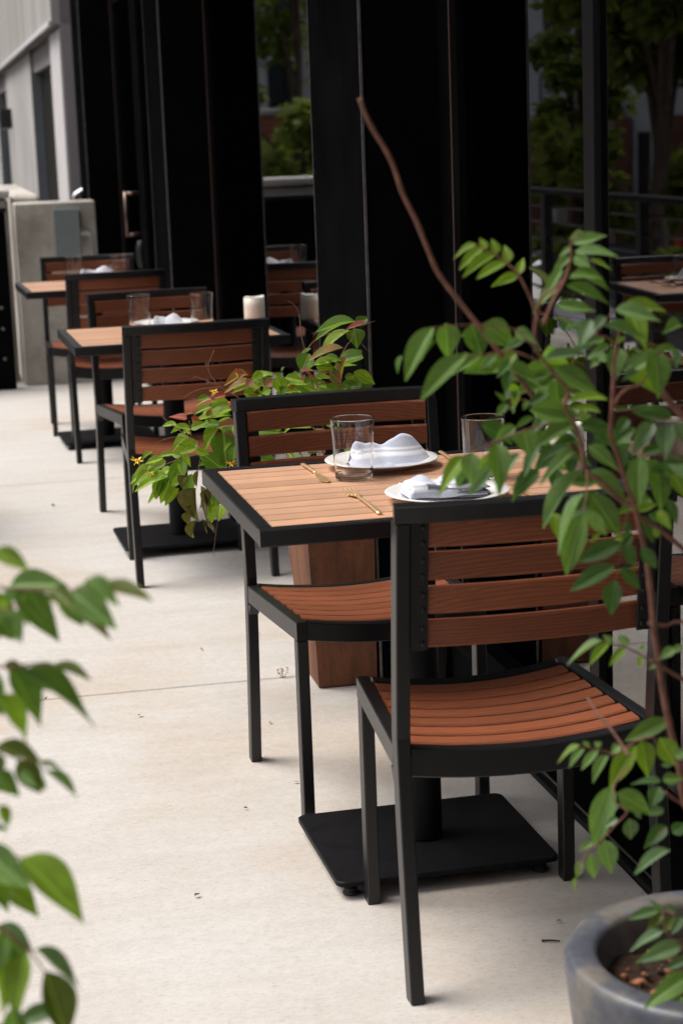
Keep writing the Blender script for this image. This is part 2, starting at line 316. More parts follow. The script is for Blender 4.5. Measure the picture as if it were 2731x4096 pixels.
RIGHT_LEAVES="""0.606 2.161 1.268 0.58 2.158 1.256 -0.3 -0.57 0.77 0.0116 y
0.624 2.188 1.261 0.593 2.18 1.242 -0.34 -0.49 0.8 0.0149 y
0.633 2.175 1.253 0.594 2.165 1.233 -0.26 -0.57 0.78 0.0181 y
0.608 2.046 1.253 0.577 2.049 1.24 -0.34 -0.61 0.72 0.0135 y
0.667 2.2 1.225 0.638 2.2 1.218 -0.14 -0.81 0.57 0.0121 y
0.667 2.193 1.228 0.674 2.199 1.246 -0.41 -0.81 0.42 0.011 y
0.633 2.123 1.248 0.632 2.129 1.266 -0.07 -0.95 0.31 0.0123 y
0.625 2.14 1.257 0.621 2.143 1.273 -0.05 -0.99 0.13 0.0113 y
0.587 2.051 1.269 0.582 2.056 1.28 -0.15 -0.93 0.34 0.0086 y
0.536 2.093 1.182 0.498 2.073 1.134 -0.51 -0.56 0.65 0.0256 g
0.572 2.176 1.177 0.574 2.174 1.137 -0.01 -1 0.05 0.0287 g
0.603 2.176 1.175 0.613 2.173 1.139 -0.01 -1 0.08 0.0311 g
0.608 2.141 1.178 0.643 2.137 1.151 0.01 -0.98 0.19 0.0295 g
0.611 2.026 1.181 0.629 2.013 1.169 -0.33 -0.84 0.43 0.014 l
0.535 2.078 1.169 0.517 2.081 1.149 -0.75 -0.15 0.64 0.0106 y
0.529 2.217 1.137 0.519 2.211 1.121 -0.74 -0.31 0.6 0.0079 g
0.634 2.072 1.166 0.611 2.067 1.156 -0.01 -0.87 0.5 0.011 b
0.711 2.124 1.265 0.744 2.113 1.275 -0.41 -0.7 0.59 0.0145 l
0.692 2.064 1.259 0.731 2.041 1.257 -0.27 -0.52 0.81 0.018 l
0.72 2.147 1.249 0.733 2.135 1.238 -0.38 -0.82 0.42 0.0171 l
0.749 2.178 1.241 0.773 2.173 1.231 0.21 -0.57 0.8 0.0106 y
0.701 2.087 1.239 0.738 2.082 1.216 0.19 -0.84 0.5 0.0178 g
0.677 2.049 1.224 0.724 2.046 1.205 0.21 -0.74 0.63 0.0207 g
0.673 2.074 1.201 0.711 2.06 1.195 -0.23 -0.85 0.48 0.0164 l
0.673 2.025 1.234 0.704 2.014 1.237 -0.22 -0.35 0.91 0.0134 g
0.696 2.089 1.264 0.683 2.09 1.254 -0.36 -0.87 0.32 0.0067 l
0.723 2.17 1.246 0.701 2.17 1.231 -0.44 -0.66 0.61 0.0109 l
0.684 2.082 1.24 0.664 2.08 1.216 -0.55 -0.67 0.5 0.0125 l
0.7 2.147 1.218 0.672 2.156 1.189 -0.67 -0.59 0.45 0.0165 l
0.703 2.196 1.211 0.691 2.211 1.235 0.57 -0.55 0.61 0.0124 o
0.735 2.16 1.276 0.719 2.158 1.27 -0.16 -0.69 0.71 0.0069 l
0.72 2.011 1.198 0.761 1.99 1.19 -0.17 -0.62 0.76 0.019 l
0.75 2.069 1.196 0.793 2.055 1.19 -0.09 -0.57 0.82 0.0185 y
0.708 2.01 1.192 0.696 2.014 1.178 -0.52 -0.83 0.22 0.0119 b
0.703 2.042 1.186 0.687 2.031 1.161 -0.33 -0.76 0.56 0.0219 b
0.718 2.04 1.178 0.76 2.019 1.166 -0.1 -0.63 0.77 0.0196 g
0.761 2.163 1.149 0.747 2.161 1.145 0 -0.88 0.48 0.007 y
0.731 2.06 1.154 0.712 2.064 1.147 -0.28 -0.88 0.37 0.01 g
0.721 2.096 1.151 0.698 2.095 1.148 -0.01 -0.92 0.4 0.0101 b
0.734 2.018 1.167 0.723 2.017 1.162 -0.13 -0.87 0.48 0.0054 y
0.745 2.138 1.129 0.734 2.135 1.121 -0.18 -0.82 0.54 0.0104 g
0.783 1.992 1.152 0.756 1.99 1.154 0.11 -0.68 0.72 0.0111 g
0.561 2.047 1.154 0.511 2.052 1.113 -0.55 -0.58 0.6 0.0259 g
0.602 2.134 1.142 0.57 2.127 1.126 -0.21 -0.65 0.73 0.0146 g
0.604 2.084 1.147 0.585 2.079 1.135 -0.17 -0.78 0.6 0.0092 b
0.637 2.115 1.145 0.62 2.117 1.128 -0.4 -0.86 0.32 0.0124 y
0.613 2.067 1.094 0.601 2.07 1.082 -0.46 -0.84 0.27 0.01 g
0.609 2.024 1.1 0.603 2.026 1.094 -0.47 -0.84 0.27 0.0054 g
0.629 2.132 1.087 0.619 2.131 1.098 0.24 -0.96 0.16 0.006 g
0.627 2.036 1.1 0.622 2.038 1.091 -0.53 -0.83 0.17 0.0066 g
0.675 2.173 1.06 0.655 2.174 1.05 -0.32 -0.72 0.62 0.009 g
0.624 2.076 1.066 0.602 2.081 1.053 -0.39 -0.85 0.35 0.0134 g
0.572 2.114 1.03 0.54 2.101 0.994 -0.32 -0.76 0.56 0.0198 y
0.576 2.089 1.038 0.571 2.084 1.006 -0.48 -0.85 0.22 0.0213 l
0.584 2.017 1.059 0.58 1.991 1.01 -0.03 -0.88 0.47 0.0249 g
0.613 2.01 1.073 0.617 2.002 1.047 -0.06 -0.96 0.26 0.0249 g
0.617 2.147 1.01 0.59 2.153 0.978 -0.5 -0.83 0.25 0.0173 b
0.644 2.125 1.026 0.612 2.109 0.993 -0.54 -0.44 0.72 0.0195 b
0.661 2.105 1.037 0.639 2.095 1.008 -0.59 -0.52 0.62 0.0152 b
0.628 2.106 1.125 0.62 2.103 1.104 -0.46 -0.84 0.29 0.0135 d
0.639 2.114 1.137 0.614 2.108 1.122 -0.36 -0.49 0.79 0.0123 d
0.64 2.133 1.099 0.64 2.131 1.089 -0.05 -0.97 0.22 0.0069 d
0.701 2.181 1.116 0.654 2.177 1.107 0.01 -0.9 0.43 0.0234 g
0.701 2.175 1.105 0.66 2.179 1.091 -0.23 -0.89 0.4 0.0198 g
0.678 2.093 1.126 0.718 2.069 1.101 -0.27 -0.88 0.39 0.0258 g
0.667 2.095 1.138 0.714 2.091 1.143 -0.15 -0.62 0.77 0.0192 b
0.672 2.076 1.118 0.675 2.075 1.086 -0.06 -1 0.05 0.0234 g
0.726 2.055 1.093 0.681 2.051 1.098 0.12 -0.15 0.98 0.018 y
0.752 2.153 1.063 0.721 2.157 1.07 0.17 -0.38 0.91 0.0127 y
0.693 2.079 1.062 0.648 2.086 1.043 -0.39 -0.63 0.67 0.02 g
0.699 2.075 1.062 0.74 2.07 1.057 -0.03 -0.79 0.61 0.0164 d
0.712 2.121 1.027 0.664 2.109 0.998 -0.37 -0.47 0.8 0.0225 g
0.7 2.048 1.043 0.727 2.027 1.02 -0.11 -0.82 0.56 0.0167 g
0.715 2.114 1.003 0.663 2.101 0.95 -0.69 -0.13 0.71 0.0299 l
0.717 2.093 1.006 0.753 2.067 0.972 0.01 -0.79 0.62 0.0222 g
0.742 2.061 1.15 0.733 2.05 1.118 -0.49 -0.77 0.4 0.0244 g
0.777 2.037 1.145 0.777 2.026 1.099 -0.12 -0.96 0.24 0.0287 g
0.799 2.122 1.133 0.771 2.119 1.117 -0.41 -0.44 0.8 0.013 b
0.758 2.04 1.125 0.738 2.036 1.117 -0.15 -0.68 0.72 0.0086 b
0.819 2.097 1.14 0.83 2.09 1.125 -0.2 -0.93 0.31 0.0102 b
0.782 1.986 1.147 0.78 1.983 1.133 -0.55 -0.78 0.3 0.0065 b
0.814 2.083 1.064 0.772 2.086 1.072 -0.02 -0.94 0.33 0.0182 d
0.78 2.054 1.063 0.752 2.044 1.034 -0.3 -0.78 0.55 0.019 b
0.808 2.082 1.056 0.799 2.068 1.021 -0.52 -0.74 0.43 0.0239 b
0.799 2.029 1.066 0.81 2.018 1.04 -0.19 -0.92 0.34 0.0166 b
0.807 2.164 1.008 0.835 2.152 1.018 -0.47 -0.8 0.36 0.0142 d
0.755 2.032 1.03 0.746 2.011 0.984 -0.52 -0.74 0.43 0.0255 g
0.808 2.112 1 0.806 2.095 0.954 -0.12 -0.93 0.35 0.0266 g
0.845 2.197 0.987 0.875 2.179 0.99 -0.49 -0.78 0.39 0.0217 d
0.8 2.048 1.003 0.815 2.037 0.975 -0.15 -0.94 0.3 0.0146 y
0.759 2.078 1.066 0.741 2.073 1.051 -0.22 -0.8 0.56 0.0136 d
0.811 2.205 1.032 0.788 2.207 1.021 -0.26 -0.86 0.44 0.0132 d
0.779 2.164 1.022 0.781 2.153 0.997 -0.12 -0.92 0.38 0.0165 d
0.713 2.184 1.019 0.682 2.191 0.995 -0.46 -0.83 0.32 0.0236 d
0.711 2.188 0.992 0.701 2.184 0.973 -0.43 -0.81 0.4 0.0178 d
0.723 2.168 1.012 0.717 2.165 0.99 -0.51 -0.82 0.26 0.0153 d
0.672 2.108 1.072 0.653 2.103 1.055 -0.24 -0.82 0.52 0.0148 b
0.693 2.108 1.079 0.67 2.108 1.077 -0.05 -0.91 0.42 0.0102 y
0.66 2.079 1.099 0.643 2.084 1.09 -0.41 -0.85 0.34 0.0123 d
0.736 2.129 1.04 0.748 2.122 1.03 -0.21 -0.9 0.38 0.0139 d
0.682 2.015 0.995 0.644 2 0.942 -0.8 -0.07 0.59 0.0266 l
0.714 2.082 0.98 0.75 2.079 0.929 0.03 -1 0.09 0.0261 g
0.695 2.053 0.965 0.674 2.052 0.9 -0.54 -0.82 0.18 0.0292 g
0.673 1.983 0.982 0.695 1.979 0.956 0.02 -0.99 0.17 0.0162 l
0.749 2.079 0.92 0.704 2.092 0.901 -0.4 -0.81 0.42 0.0217 d
0.734 2.055 0.899 0.688 2.072 0.874 -0.54 -0.66 0.52 0.0218 d
0.748 2.097 0.872 0.741 2.092 0.835 -0.55 -0.81 0.22 0.0231 d
0.764 2.123 0.881 0.783 2.111 0.857 -0.13 -0.92 0.37 0.0164 d
0.748 2.065 0.922 0.755 2.05 0.898 -0.17 -0.86 0.49 0.017 d
0.752 2.02 0.926 0.767 2.013 0.905 -0.08 -0.96 0.27 0.0167 d
0.771 2.074 0.952 0.783 2.066 0.923 -0.1 -0.97 0.23 0.0171 d
0.755 1.977 0.977 0.766 1.965 0.959 -0.22 -0.87 0.45 0.012 y
0.765 2.017 0.949 0.771 2.017 0.938 -0 -1 0.05 0.0089 y
0.763 2.065 0.96 0.787 2.066 0.966 -0.09 -0.86 0.5 0.0102 y
0.742 2.051 0.932 0.733 2.053 0.932 -0.21 -0.87 0.44 0.0068 y
0.718 2.063 0.937 0.706 2.06 0.929 -0.16 -0.76 0.63 0.0057 y
0.814 2.162 0.933 0.836 2.156 0.925 -0.12 -0.92 0.37 0.0143 d
0.838 2.16 0.951 0.845 2.149 0.924 -0.15 -0.93 0.34 0.0143 d
0.759 2.092 0.944 0.763 2.09 0.928 -0.06 -1 0.07 0.0103 d
0.712 2.043 0.816 0.672 2.043 0.798 -0.41 -0.1 0.91 0.0177 l
0.741 2.1 0.795 0.715 2.091 0.776 -0.36 -0.52 0.77 0.0133 y
0.738 2.038 0.806 0.72 2.039 0.788 -0.47 -0.78 0.42 0.0113 y
0.76 2.084 0.795 0.75 2.093 0.805 -0.21 -0.85 0.49 0.0116 l
0.695 1.959 0.836 0.686 1.961 0.845 0.01 -0.96 0.27 0.0087 l
0.759 2.034 0.804 0.756 2.037 0.808 -0.17 -0.88 0.44 0.0068 y
0.757 2.036 0.795 0.753 2.031 0.785 -0.47 -0.71 0.52 0.0079 y
0.779 1.988 0.815 0.762 1.989 0.805 -0.35 -0.79 0.51 0.0111 l
0.747 1.964 0.805 0.74 1.965 0.801 -0.4 -0.78 0.48 0.0044 l
0.805 2.071 0.702 0.756 2.078 0.683 -0.34 -0.75 0.57 0.0213 g
0.826 2.083 0.789 0.812 2.08 0.783 -0.11 -0.77 0.63 0.0093 l
0.741 2.012 0.696 0.712 2.014 0.653 -0.56 -0.76 0.34 0.0238 y
0.771 2.075 0.68 0.776 2.064 0.639 -0.09 -0.96 0.26 0.0245 y
0.757 1.979 0.714 0.771 1.972 0.685 -0.03 -0.98 0.21 0.0257 y
0.731 2.08 0.664 0.71 2.078 0.637 -0.65 -0.49 0.58 0.0137 l
0.661 1.975 0.717 0.636 1.976 0.702 -0.52 -0.25 0.81 0.0117 y
0.657 1.946 0.722 0.639 1.943 0.705 -0.57 -0.41 0.71 0.0102 l
0.69 1.995 0.701 0.671 1.997 0.682 -0.63 -0.53 0.57 0.0108 l
0.699 2.054 0.686 0.692 2.054 0.693 0.14 -0.97 0.2 0.0069 l
0.668 1.925 0.73 0.663 1.927 0.735 0.03 -0.95 0.3 0.0086 l
0.704 1.964 0.716 0.693 1.96 0.709 -0.18 -0.73 0.66 0.0099 l
0.723 2.04 0.641 0.699 2.038 0.573 -0.61 -0.76 0.23 0.029 l
0.697 1.953 0.664 0.735 1.948 0.639 0.1 -0.93 0.35 0.0232 g
0.74 2.068 0.607 0.729 2.069 0.595 -0.53 -0.75 0.4 0.007 b
0.685 2.004 0.589 0.669 2.005 0.58 -0.35 -0.75 0.56 0.0079 l
0.717 2.009 0.612 0.702 2.009 0.604 -0.27 -0.75 0.6 0.0102 b
0.736 2.022 0.605 0.738 2.022 0.581 -0.08 -1 0.03 0.0195 b
0.706 2.027 0.58 0.714 2.02 0.543 -0.03 -0.99 0.17 0.023 l
0.677 1.99 0.58 0.681 1.985 0.553 -0.03 -0.98 0.18 0.0169 l
0.654 1.952 0.589 0.647 1.949 0.572 -0.52 -0.77 0.37 0.0088 l
0.655 1.977 0.559 0.652 1.975 0.542 -0.9 -0.38 0.22 0.0071 y
0.744 2.023 0.613 0.749 2.019 0.605 -0.07 -0.93 0.37 0.008 b
0.756 1.973 0.665 0.726 1.982 0.664 -0.18 -0.5 0.85 0.0125 d
0.78 2.04 0.633 0.768 2.032 0.615 -0.4 -0.69 0.61 0.0197 d
0.812 2.1 0.559 0.784 2.098 0.538 -0.39 -0.73 0.56 0.0179 d
0.734 1.889 0.616 0.694 1.883 0.598 -0.37 -0.26 0.89 0.0181 b
0.758 1.972 0.667 0.779 1.965 0.669 -0.28 -0.79 0.55 0.0134 g
0.775 2.02 0.667 0.786 2.017 0.666 -0.24 -0.81 0.54 0.0057 b
0.76 1.974 0.63 0.74 1.972 0.628 0.03 -0.79 0.62 0.0112 b
0.771 1.967 0.695 0.784 1.965 0.7 -0.29 -0.78 0.56 0.0134 l
0.816 2.091 0.553 0.834 2.092 0.563 -0.28 -0.74 0.62 0.0167 d
0.734 1.924 0.531 0.701 1.922 0.528 -0.04 -0.56 0.83 0.0135 b
0.724 1.886 0.545 0.711 1.887 0.56 0.23 -0.94 0.26 0.0078 b
0.777 1.983 0.498 0.768 1.987 0.509 0.01 -0.94 0.34 0.0091 b
0.738 1.921 0.527 0.719 1.917 0.515 -0.29 -0.69 0.66 0.011 o
0.79 2.017 0.479 0.776 2.02 0.461 -0.61 -0.7 0.37 0.0139 o
0.772 1.946 0.51 0.758 1.944 0.493 -0.49 -0.71 0.5 0.0123 b
0.749 1.951 0.493 0.713 1.957 0.475 -0.47 -0.38 0.79 0.0164 b
0.746 1.889 0.502 0.7 1.891 0.492 -0.18 -0.69 0.7 0.0189 b
0.798 1.989 0.438 0.773 1.998 0.424 -0.52 -0.67 0.53 0.0127 b
0.759 1.893 0.464 0.705 1.884 0.44 -0.21 -0.68 0.7 0.0253 g
0.784 1.979 0.396 0.768 1.971 0.367 -0.52 -0.7 0.49 0.0265 g"""
LEFT_LEAVES="""0.027 1.564 1.078 0.051 1.55 1.064 -0.05 -0.76 0.65 0.0126 y
0.04 1.69 1.018 0.084 1.665 1.022 -0.41 -0.6 0.69 0.0199 d
0.041 1.661 1.019 0.078 1.658 0.976 0.46 -0.77 0.45 0.0227 d
0.068 1.629 1.021 0.118 1.619 0.984 0.54 -0.23 0.81 0.0252 o
0.088 1.606 1.029 0.12 1.579 1.004 -0.16 -0.77 0.62 0.02 l
0.077 1.613 1.019 0.097 1.61 0.998 0.31 -0.85 0.44 0.0116 l
0.105 1.568 1.039 0.148 1.543 1.032 0.17 0.05 0.98 0.02 o
0.032 1.565 1.027 0.043 1.555 1.003 0.14 -0.88 0.45 0.013 l
0.041 1.59 1.02 0.051 1.587 1.006 0.69 -0.46 0.55 0.0071 y
0.028 1.656 1.022 0.028 1.657 0.979 0.54 -0.84 -0.01 0.0169 d
0.033 1.591 0.971 0.057 1.578 0.925 0.42 -0.79 0.45 0.0212 d
0.042 1.585 0.967 0.101 1.58 0.928 0.48 -0.41 0.77 0.0283 d
0.067 1.591 0.969 0.097 1.576 0.959 0.27 -0.1 0.96 0.0138 o
0.028 1.629 0.962 0.051 1.627 0.954 0.2 -0.68 0.71 0.0098 o
0.016 1.574 0.908 0.051 1.566 0.894 0.25 -0.45 0.86 0.0151 o
0.034 1.584 0.891 0.05 1.574 0.866 0.17 -0.88 0.45 0.0167 o
0.052 1.613 0.878 0.071 1.608 0.871 0.33 -0.12 0.93 0.0083 o
0.055 1.564 0.886 0.078 1.55 0.868 0.56 -0.13 0.82 0.0131 d
0.013 1.581 0.882 0.032 1.571 0.866 0.03 -0.81 0.58 0.0141 d
0.016 1.58 0.901 0.019 1.571 0.885 0.2 -0.83 0.52 0.0083 o
0.01 1.612 0.824 0.022 1.608 0.821 -0.02 -0.51 0.86 0.0052 d
0.009 1.541 0.825 0.026 1.535 0.82 -0.07 -0.77 0.63 0.0074 y
0.029 1.535 0.823 0.076 1.503 0.782 0.43 -0.42 0.8 0.0279 g
0.007 1.562 0.799 0.042 1.557 0.765 0.51 -0.57 0.64 0.0198 g
0.028 1.533 0.82 0.028 1.531 0.809 -0.26 -0.95 0.17 0.0057 o
0.017 1.584 0.803 0.018 1.583 0.793 0.25 -0.96 0.1 0.0059 o
0.007 1.572 0.746 0.008 1.549 0.685 0.69 -0.67 0.27 0.0259 y
0.028 1.503 0.752 0.012 1.488 0.702 -0.66 -0.63 0.41 0.0217 y
0.041 1.499 0.737 0.055 1.494 0.682 0.45 -0.87 0.19 0.0231 o
0.036 1.551 0.734 0.071 1.543 0.705 0.63 -0.11 0.77 0.0185 b
0.005 1.589 0.743 0.035 1.577 0.725 0.39 -0.31 0.87 0.0146 b
0.047 1.513 0.696 0.016 1.51 0.689 -0.1 -0.72 0.69 0.0126 b"""
SHRUB_LEAVES="""0.648 4.618 0.684 0.648 4.592 0.619 0.1 -0.92 0.37 0.0553 d
0.601 4.621 0.63 0.641 4.615 0.597 0.09 -0.95 0.29 0.0385 d
0.598 4.73 0.649 0.548 4.726 0.627 -0.12 -0.9 0.41 0.0295 l
0.541 4.588 0.644 0.558 4.585 0.617 0.15 -0.97 0.2 0.0143 l
0.562 4.733 0.608 0.526 4.716 0.545 -0.26 -0.89 0.39 0.0344 g
0.552 4.705 0.62 0.532 4.714 0.625 -0.27 -0.85 0.44 0.0147 y
0.51 4.673 0.616 0.472 4.679 0.601 -0.28 -0.9 0.34 0.0194 l
0.495 4.598 0.636 0.459 4.606 0.626 -0.32 -0.65 0.69 0.0176 l
0.472 4.676 0.606 0.426 4.681 0.573 -0.47 -0.69 0.55 0.0257 l
0.462 4.63 0.603 0.429 4.638 0.573 -0.5 -0.79 0.34 0.0205 y
0.516 4.705 0.572 0.444 4.706 0.555 -0.21 -0.4 0.89 0.0333 y
0.522 4.698 0.568 0.484 4.697 0.53 -0.6 -0.53 0.6 0.0242 g
0.523 4.705 0.557 0.496 4.699 0.515 -0.29 -0.9 0.32 0.0269 y
0.521 4.652 0.557 0.543 4.649 0.58 -0.37 -0.9 0.24 0.0145 y
0.573 4.676 0.578 0.557 4.67 0.529 -0.35 -0.91 0.22 0.0244 g
0.556 4.577 0.731 0.521 4.594 0.738 -0.16 -0.63 0.76 0.0177 r
0.568 4.596 0.73 0.588 4.596 0.724 0.08 -0.94 0.33 0.0119 r
0.58 4.727 0.682 0.548 4.734 0.693 0.09 -0.68 0.73 0.0155 y
0.545 4.71 0.699 0.516 4.724 0.697 -0.28 -0.47 0.84 0.0146 y
0.572 4.644 0.695 0.604 4.63 0.711 -0.55 -0.63 0.54 0.0173 y
0.609 4.67 0.707 0.639 4.663 0.703 -0.01 -0.57 0.83 0.0139 l
0.571 4.641 0.686 0.562 4.645 0.688 -0.28 -0.85 0.44 0.0072 l
0.635 4.569 0.711 0.609 4.579 0.716 -0.09 -0.58 0.81 0.0129 g
0.668 4.611 0.726 0.595 4.626 0.722 -0.11 -0.23 0.97 0.0337 y
0.679 4.708 0.695 0.661 4.711 0.672 -0.41 -0.9 0.17 0.022 g
0.62 4.605 0.772 0.586 4.613 0.763 -0.33 -0.41 0.85 0.0165 k
0.654 4.581 0.782 0.625 4.588 0.779 -0.27 -0.72 0.64 0.0138 r
0.66 4.591 0.764 0.613 4.597 0.755 -0.18 -0.91 0.36 0.0215 y
0.613 4.557 0.758 0.577 4.552 0.752 -0.1 -0.41 0.91 0.0165 y
0.722 4.615 0.807 0.661 4.605 0.793 -0.13 -0.42 0.9 0.0285 k
0.75 4.673 0.793 0.692 4.672 0.778 -0.2 -0.57 0.8 0.0271 y
0.754 4.633 0.821 0.729 4.628 0.814 0.05 -0.9 0.43 0.0193 y
0.719 4.566 0.817 0.702 4.563 0.805 -0.17 -0.9 0.4 0.0166 p
0.698 4.607 0.823 0.686 4.61 0.84 0.09 -0.97 0.21 0.0108 r
0.712 4.684 0.768 0.755 4.683 0.77 -0.05 -0.93 0.37 0.0243 y
0.76 4.569 0.791 0.742 4.576 0.782 -0.45 -0.86 0.25 0.019 y
0.772 4.577 0.813 0.752 4.584 0.799 -0.43 -0.87 0.23 0.0191 p
0.654 4.611 0.687 0.669 4.6 0.678 -0.3 -0.79 0.53 0.0144 p
0.577 4.611 0.647 0.604 4.606 0.637 -0.04 -0.92 0.38 0.0168 l
0.561 4.635 0.645 0.58 4.634 0.651 -0.17 -0.91 0.39 0.0144 l
0.6 4.68 0.633 0.618 4.673 0.632 -0.34 -0.85 0.4 0.0122 y
0.522 4.58 0.647 0.49 4.59 0.643 -0.27 -0.62 0.73 0.0149 y
0.729 4.65 0.676 0.775 4.625 0.679 -0.42 -0.71 0.56 0.0236 g
0.734 4.63 0.609 0.773 4.621 0.606 -0.17 -0.9 0.4 0.0267 g
0.761 4.705 0.666 0.798 4.707 0.668 0.03 -0.92 0.4 0.0221 l
0.662 4.534 0.663 0.655 4.524 0.637 -0.31 -0.85 0.42 0.0213 g
0.636 4.604 0.625 0.649 4.603 0.61 0.15 -0.97 0.21 0.0192 g
0.575 4.63 0.551 0.567 4.595 0.489 -0.81 -0.46 0.37 0.0324 n
0.586 4.623 0.556 0.585 4.616 0.512 0.73 -0.67 0.09 0.0201 n
0.583 4.536 0.56 0.583 4.536 0.517 0.11 -0.99 -0.01 0.0213 n
0.592 4.689 0.498 0.605 4.676 0.456 0.45 -0.8 0.39 0.0207 n
0.592 4.689 0.461 0.602 4.688 0.429 0.16 -0.98 0.09 0.0172 n
0.561 4.556 0.485 0.553 4.559 0.449 -0.8 -0.58 0.15 0.0164 n
0.559 4.595 0.515 0.545 4.6 0.511 -0.43 -0.84 0.33 0.0144 n
0.575 4.58 0.602 0.57 4.574 0.57 -0.35 -0.91 0.21 0.0167 n
0.597 4.574 0.545 0.613 4.572 0.501 0.16 -0.98 0.1 0.0263 g
0.617 4.51 0.527 0.609 4.496 0.499 -0.29 -0.81 0.51 0.0284 y
0.61 4.541 0.524 0.59 4.538 0.498 -0.41 -0.82 0.41 0.015 y
0.865 4.605 0.867 0.847 4.599 0.83 -0.33 -0.88 0.33 0.038 g
0.863 4.536 0.846 0.919 4.53 0.857 -0.21 -0.46 0.86 0.0258 l
0.869 4.538 0.841 0.908 4.527 0.84 -0.24 -0.87 0.43 0.0182 l
0.971 4.766 0.82 1.042 4.747 0.844 -0.39 -0.48 0.79 0.0348 d
0.939 4.675 0.818 0.988 4.673 0.826 -0.17 -0.21 0.96 0.0222 l
0.964 4.522 0.947 0.884 4.529 0.932 -0.2 -0.29 0.93 0.0364 g
1.003 4.69 0.922 1.031 4.684 0.939 -0.35 -0.89 0.29 0.0225 d
0.992 4.667 0.915 0.996 4.654 0.876 0.01 -0.94 0.34 0.0366 d
0.978 4.659 0.912 0.913 4.643 0.878 -0.41 -0.22 0.88 0.0337 y
0.943 4.573 0.88 0.873 4.582 0.863 -0.25 -0.21 0.95 0.0325 k
1.026 4.673 0.924 0.984 4.685 0.917 -0.25 -0.36 0.9 0.02 r
0.774 4.555 0.822 0.788 4.547 0.783 0.06 -0.97 0.22 0.0296 y
0.793 4.545 0.82 0.829 4.528 0.812 -0.21 -0.72 0.67 0.0181 y
0.855 4.761 0.787 0.893 4.75 0.751 -0.01 -0.95 0.3 0.0373 d
0.829 4.548 0.827 0.818 4.551 0.816 -0.44 -0.88 0.19 0.0198 y
0.905 4.556 0.825 0.928 4.554 0.803 0.08 -0.98 0.19 0.0258 p
0.89 4.598 0.826 0.91 4.59 0.821 -0.24 -0.9 0.38 0.012 r
0.834 4.572 0.83 0.867 4.572 0.83 0.01 -0.4 0.92 0.0151 p
0.879 4.651 0.798 0.928 4.652 0.799 -0 -0.42 0.91 0.0218 y
0.938 4.537 0.812 0.96 4.535 0.815 -0.13 -0.92 0.37 0.0139 y
0.967 4.569 0.82 1.011 4.565 0.793 0.06 -0.97 0.24 0.026 y
1.004 4.649 0.791 0.954 4.657 0.765 -0.32 -0.89 0.33 0.0346 d
0.929 4.65 0.789 0.948 4.639 0.768 -0.1 -0.92 0.38 0.0244 p
0.9 4.686 0.791 0.903 4.677 0.768 0.26 -0.89 0.38 0.0113 r
0.906 4.655 0.786 0.931 4.643 0.768 0.42 -0.37 0.83 0.0149 r
1.012 4.65 0.784 1.013 4.641 0.765 -0 -0.9 0.44 0.0245 d
0.736 4.673 0.812 0.773 4.653 0.816 -0.33 -0.44 0.83 0.0188 y
0.757 4.68 0.795 0.782 4.668 0.785 -0.26 -0.87 0.42 0.0183 p
0.719 4.594 0.805 0.734 4.584 0.794 -0.23 -0.85 0.48 0.0159 y
0.783 4.599 0.773 0.833 4.599 0.778 -0.09 -0.48 0.87 0.0224 y
0.863 4.519 0.784 0.898 4.517 0.782 0.02 -0.51 0.86 0.0157 g
0.748 4.583 0.783 0.761 4.579 0.787 -0.37 -0.87 0.32 0.0159 y
0.81 4.578 0.798 0.817 4.577 0.786 0.11 -0.99 0.13 0.0139 k
0.866 4.664 0.788 0.904 4.654 0.791 -0.27 -0.89 0.36 0.0203 g
0.885 4.509 0.796 0.923 4.507 0.78 0.07 -0.96 0.28 0.0217 g
0.795 4.548 0.795 0.775 4.55 0.78 -0.32 -0.9 0.31 0.0178 g
0.966 4.663 0.782 0.991 4.642 0.763 -0.3 -0.81 0.5 0.0224 g
0.774 4.654 0.799 0.789 4.65 0.784 0.04 -0.96 0.27 0.0161 g
0.841 4.598 0.78 0.866 4.59 0.761 -0.05 -0.94 0.33 0.018 g
0.933 4.557 0.767 0.972 4.557 0.759 0.07 -0.94 0.32 0.0219 g
0.78 4.638 0.757 0.806 4.623 0.747 -0.32 -0.84 0.45 0.0222 g
0.896 4.643 0.749 0.929 4.64 0.735 0.05 -0.95 0.3 0.0223 g"""
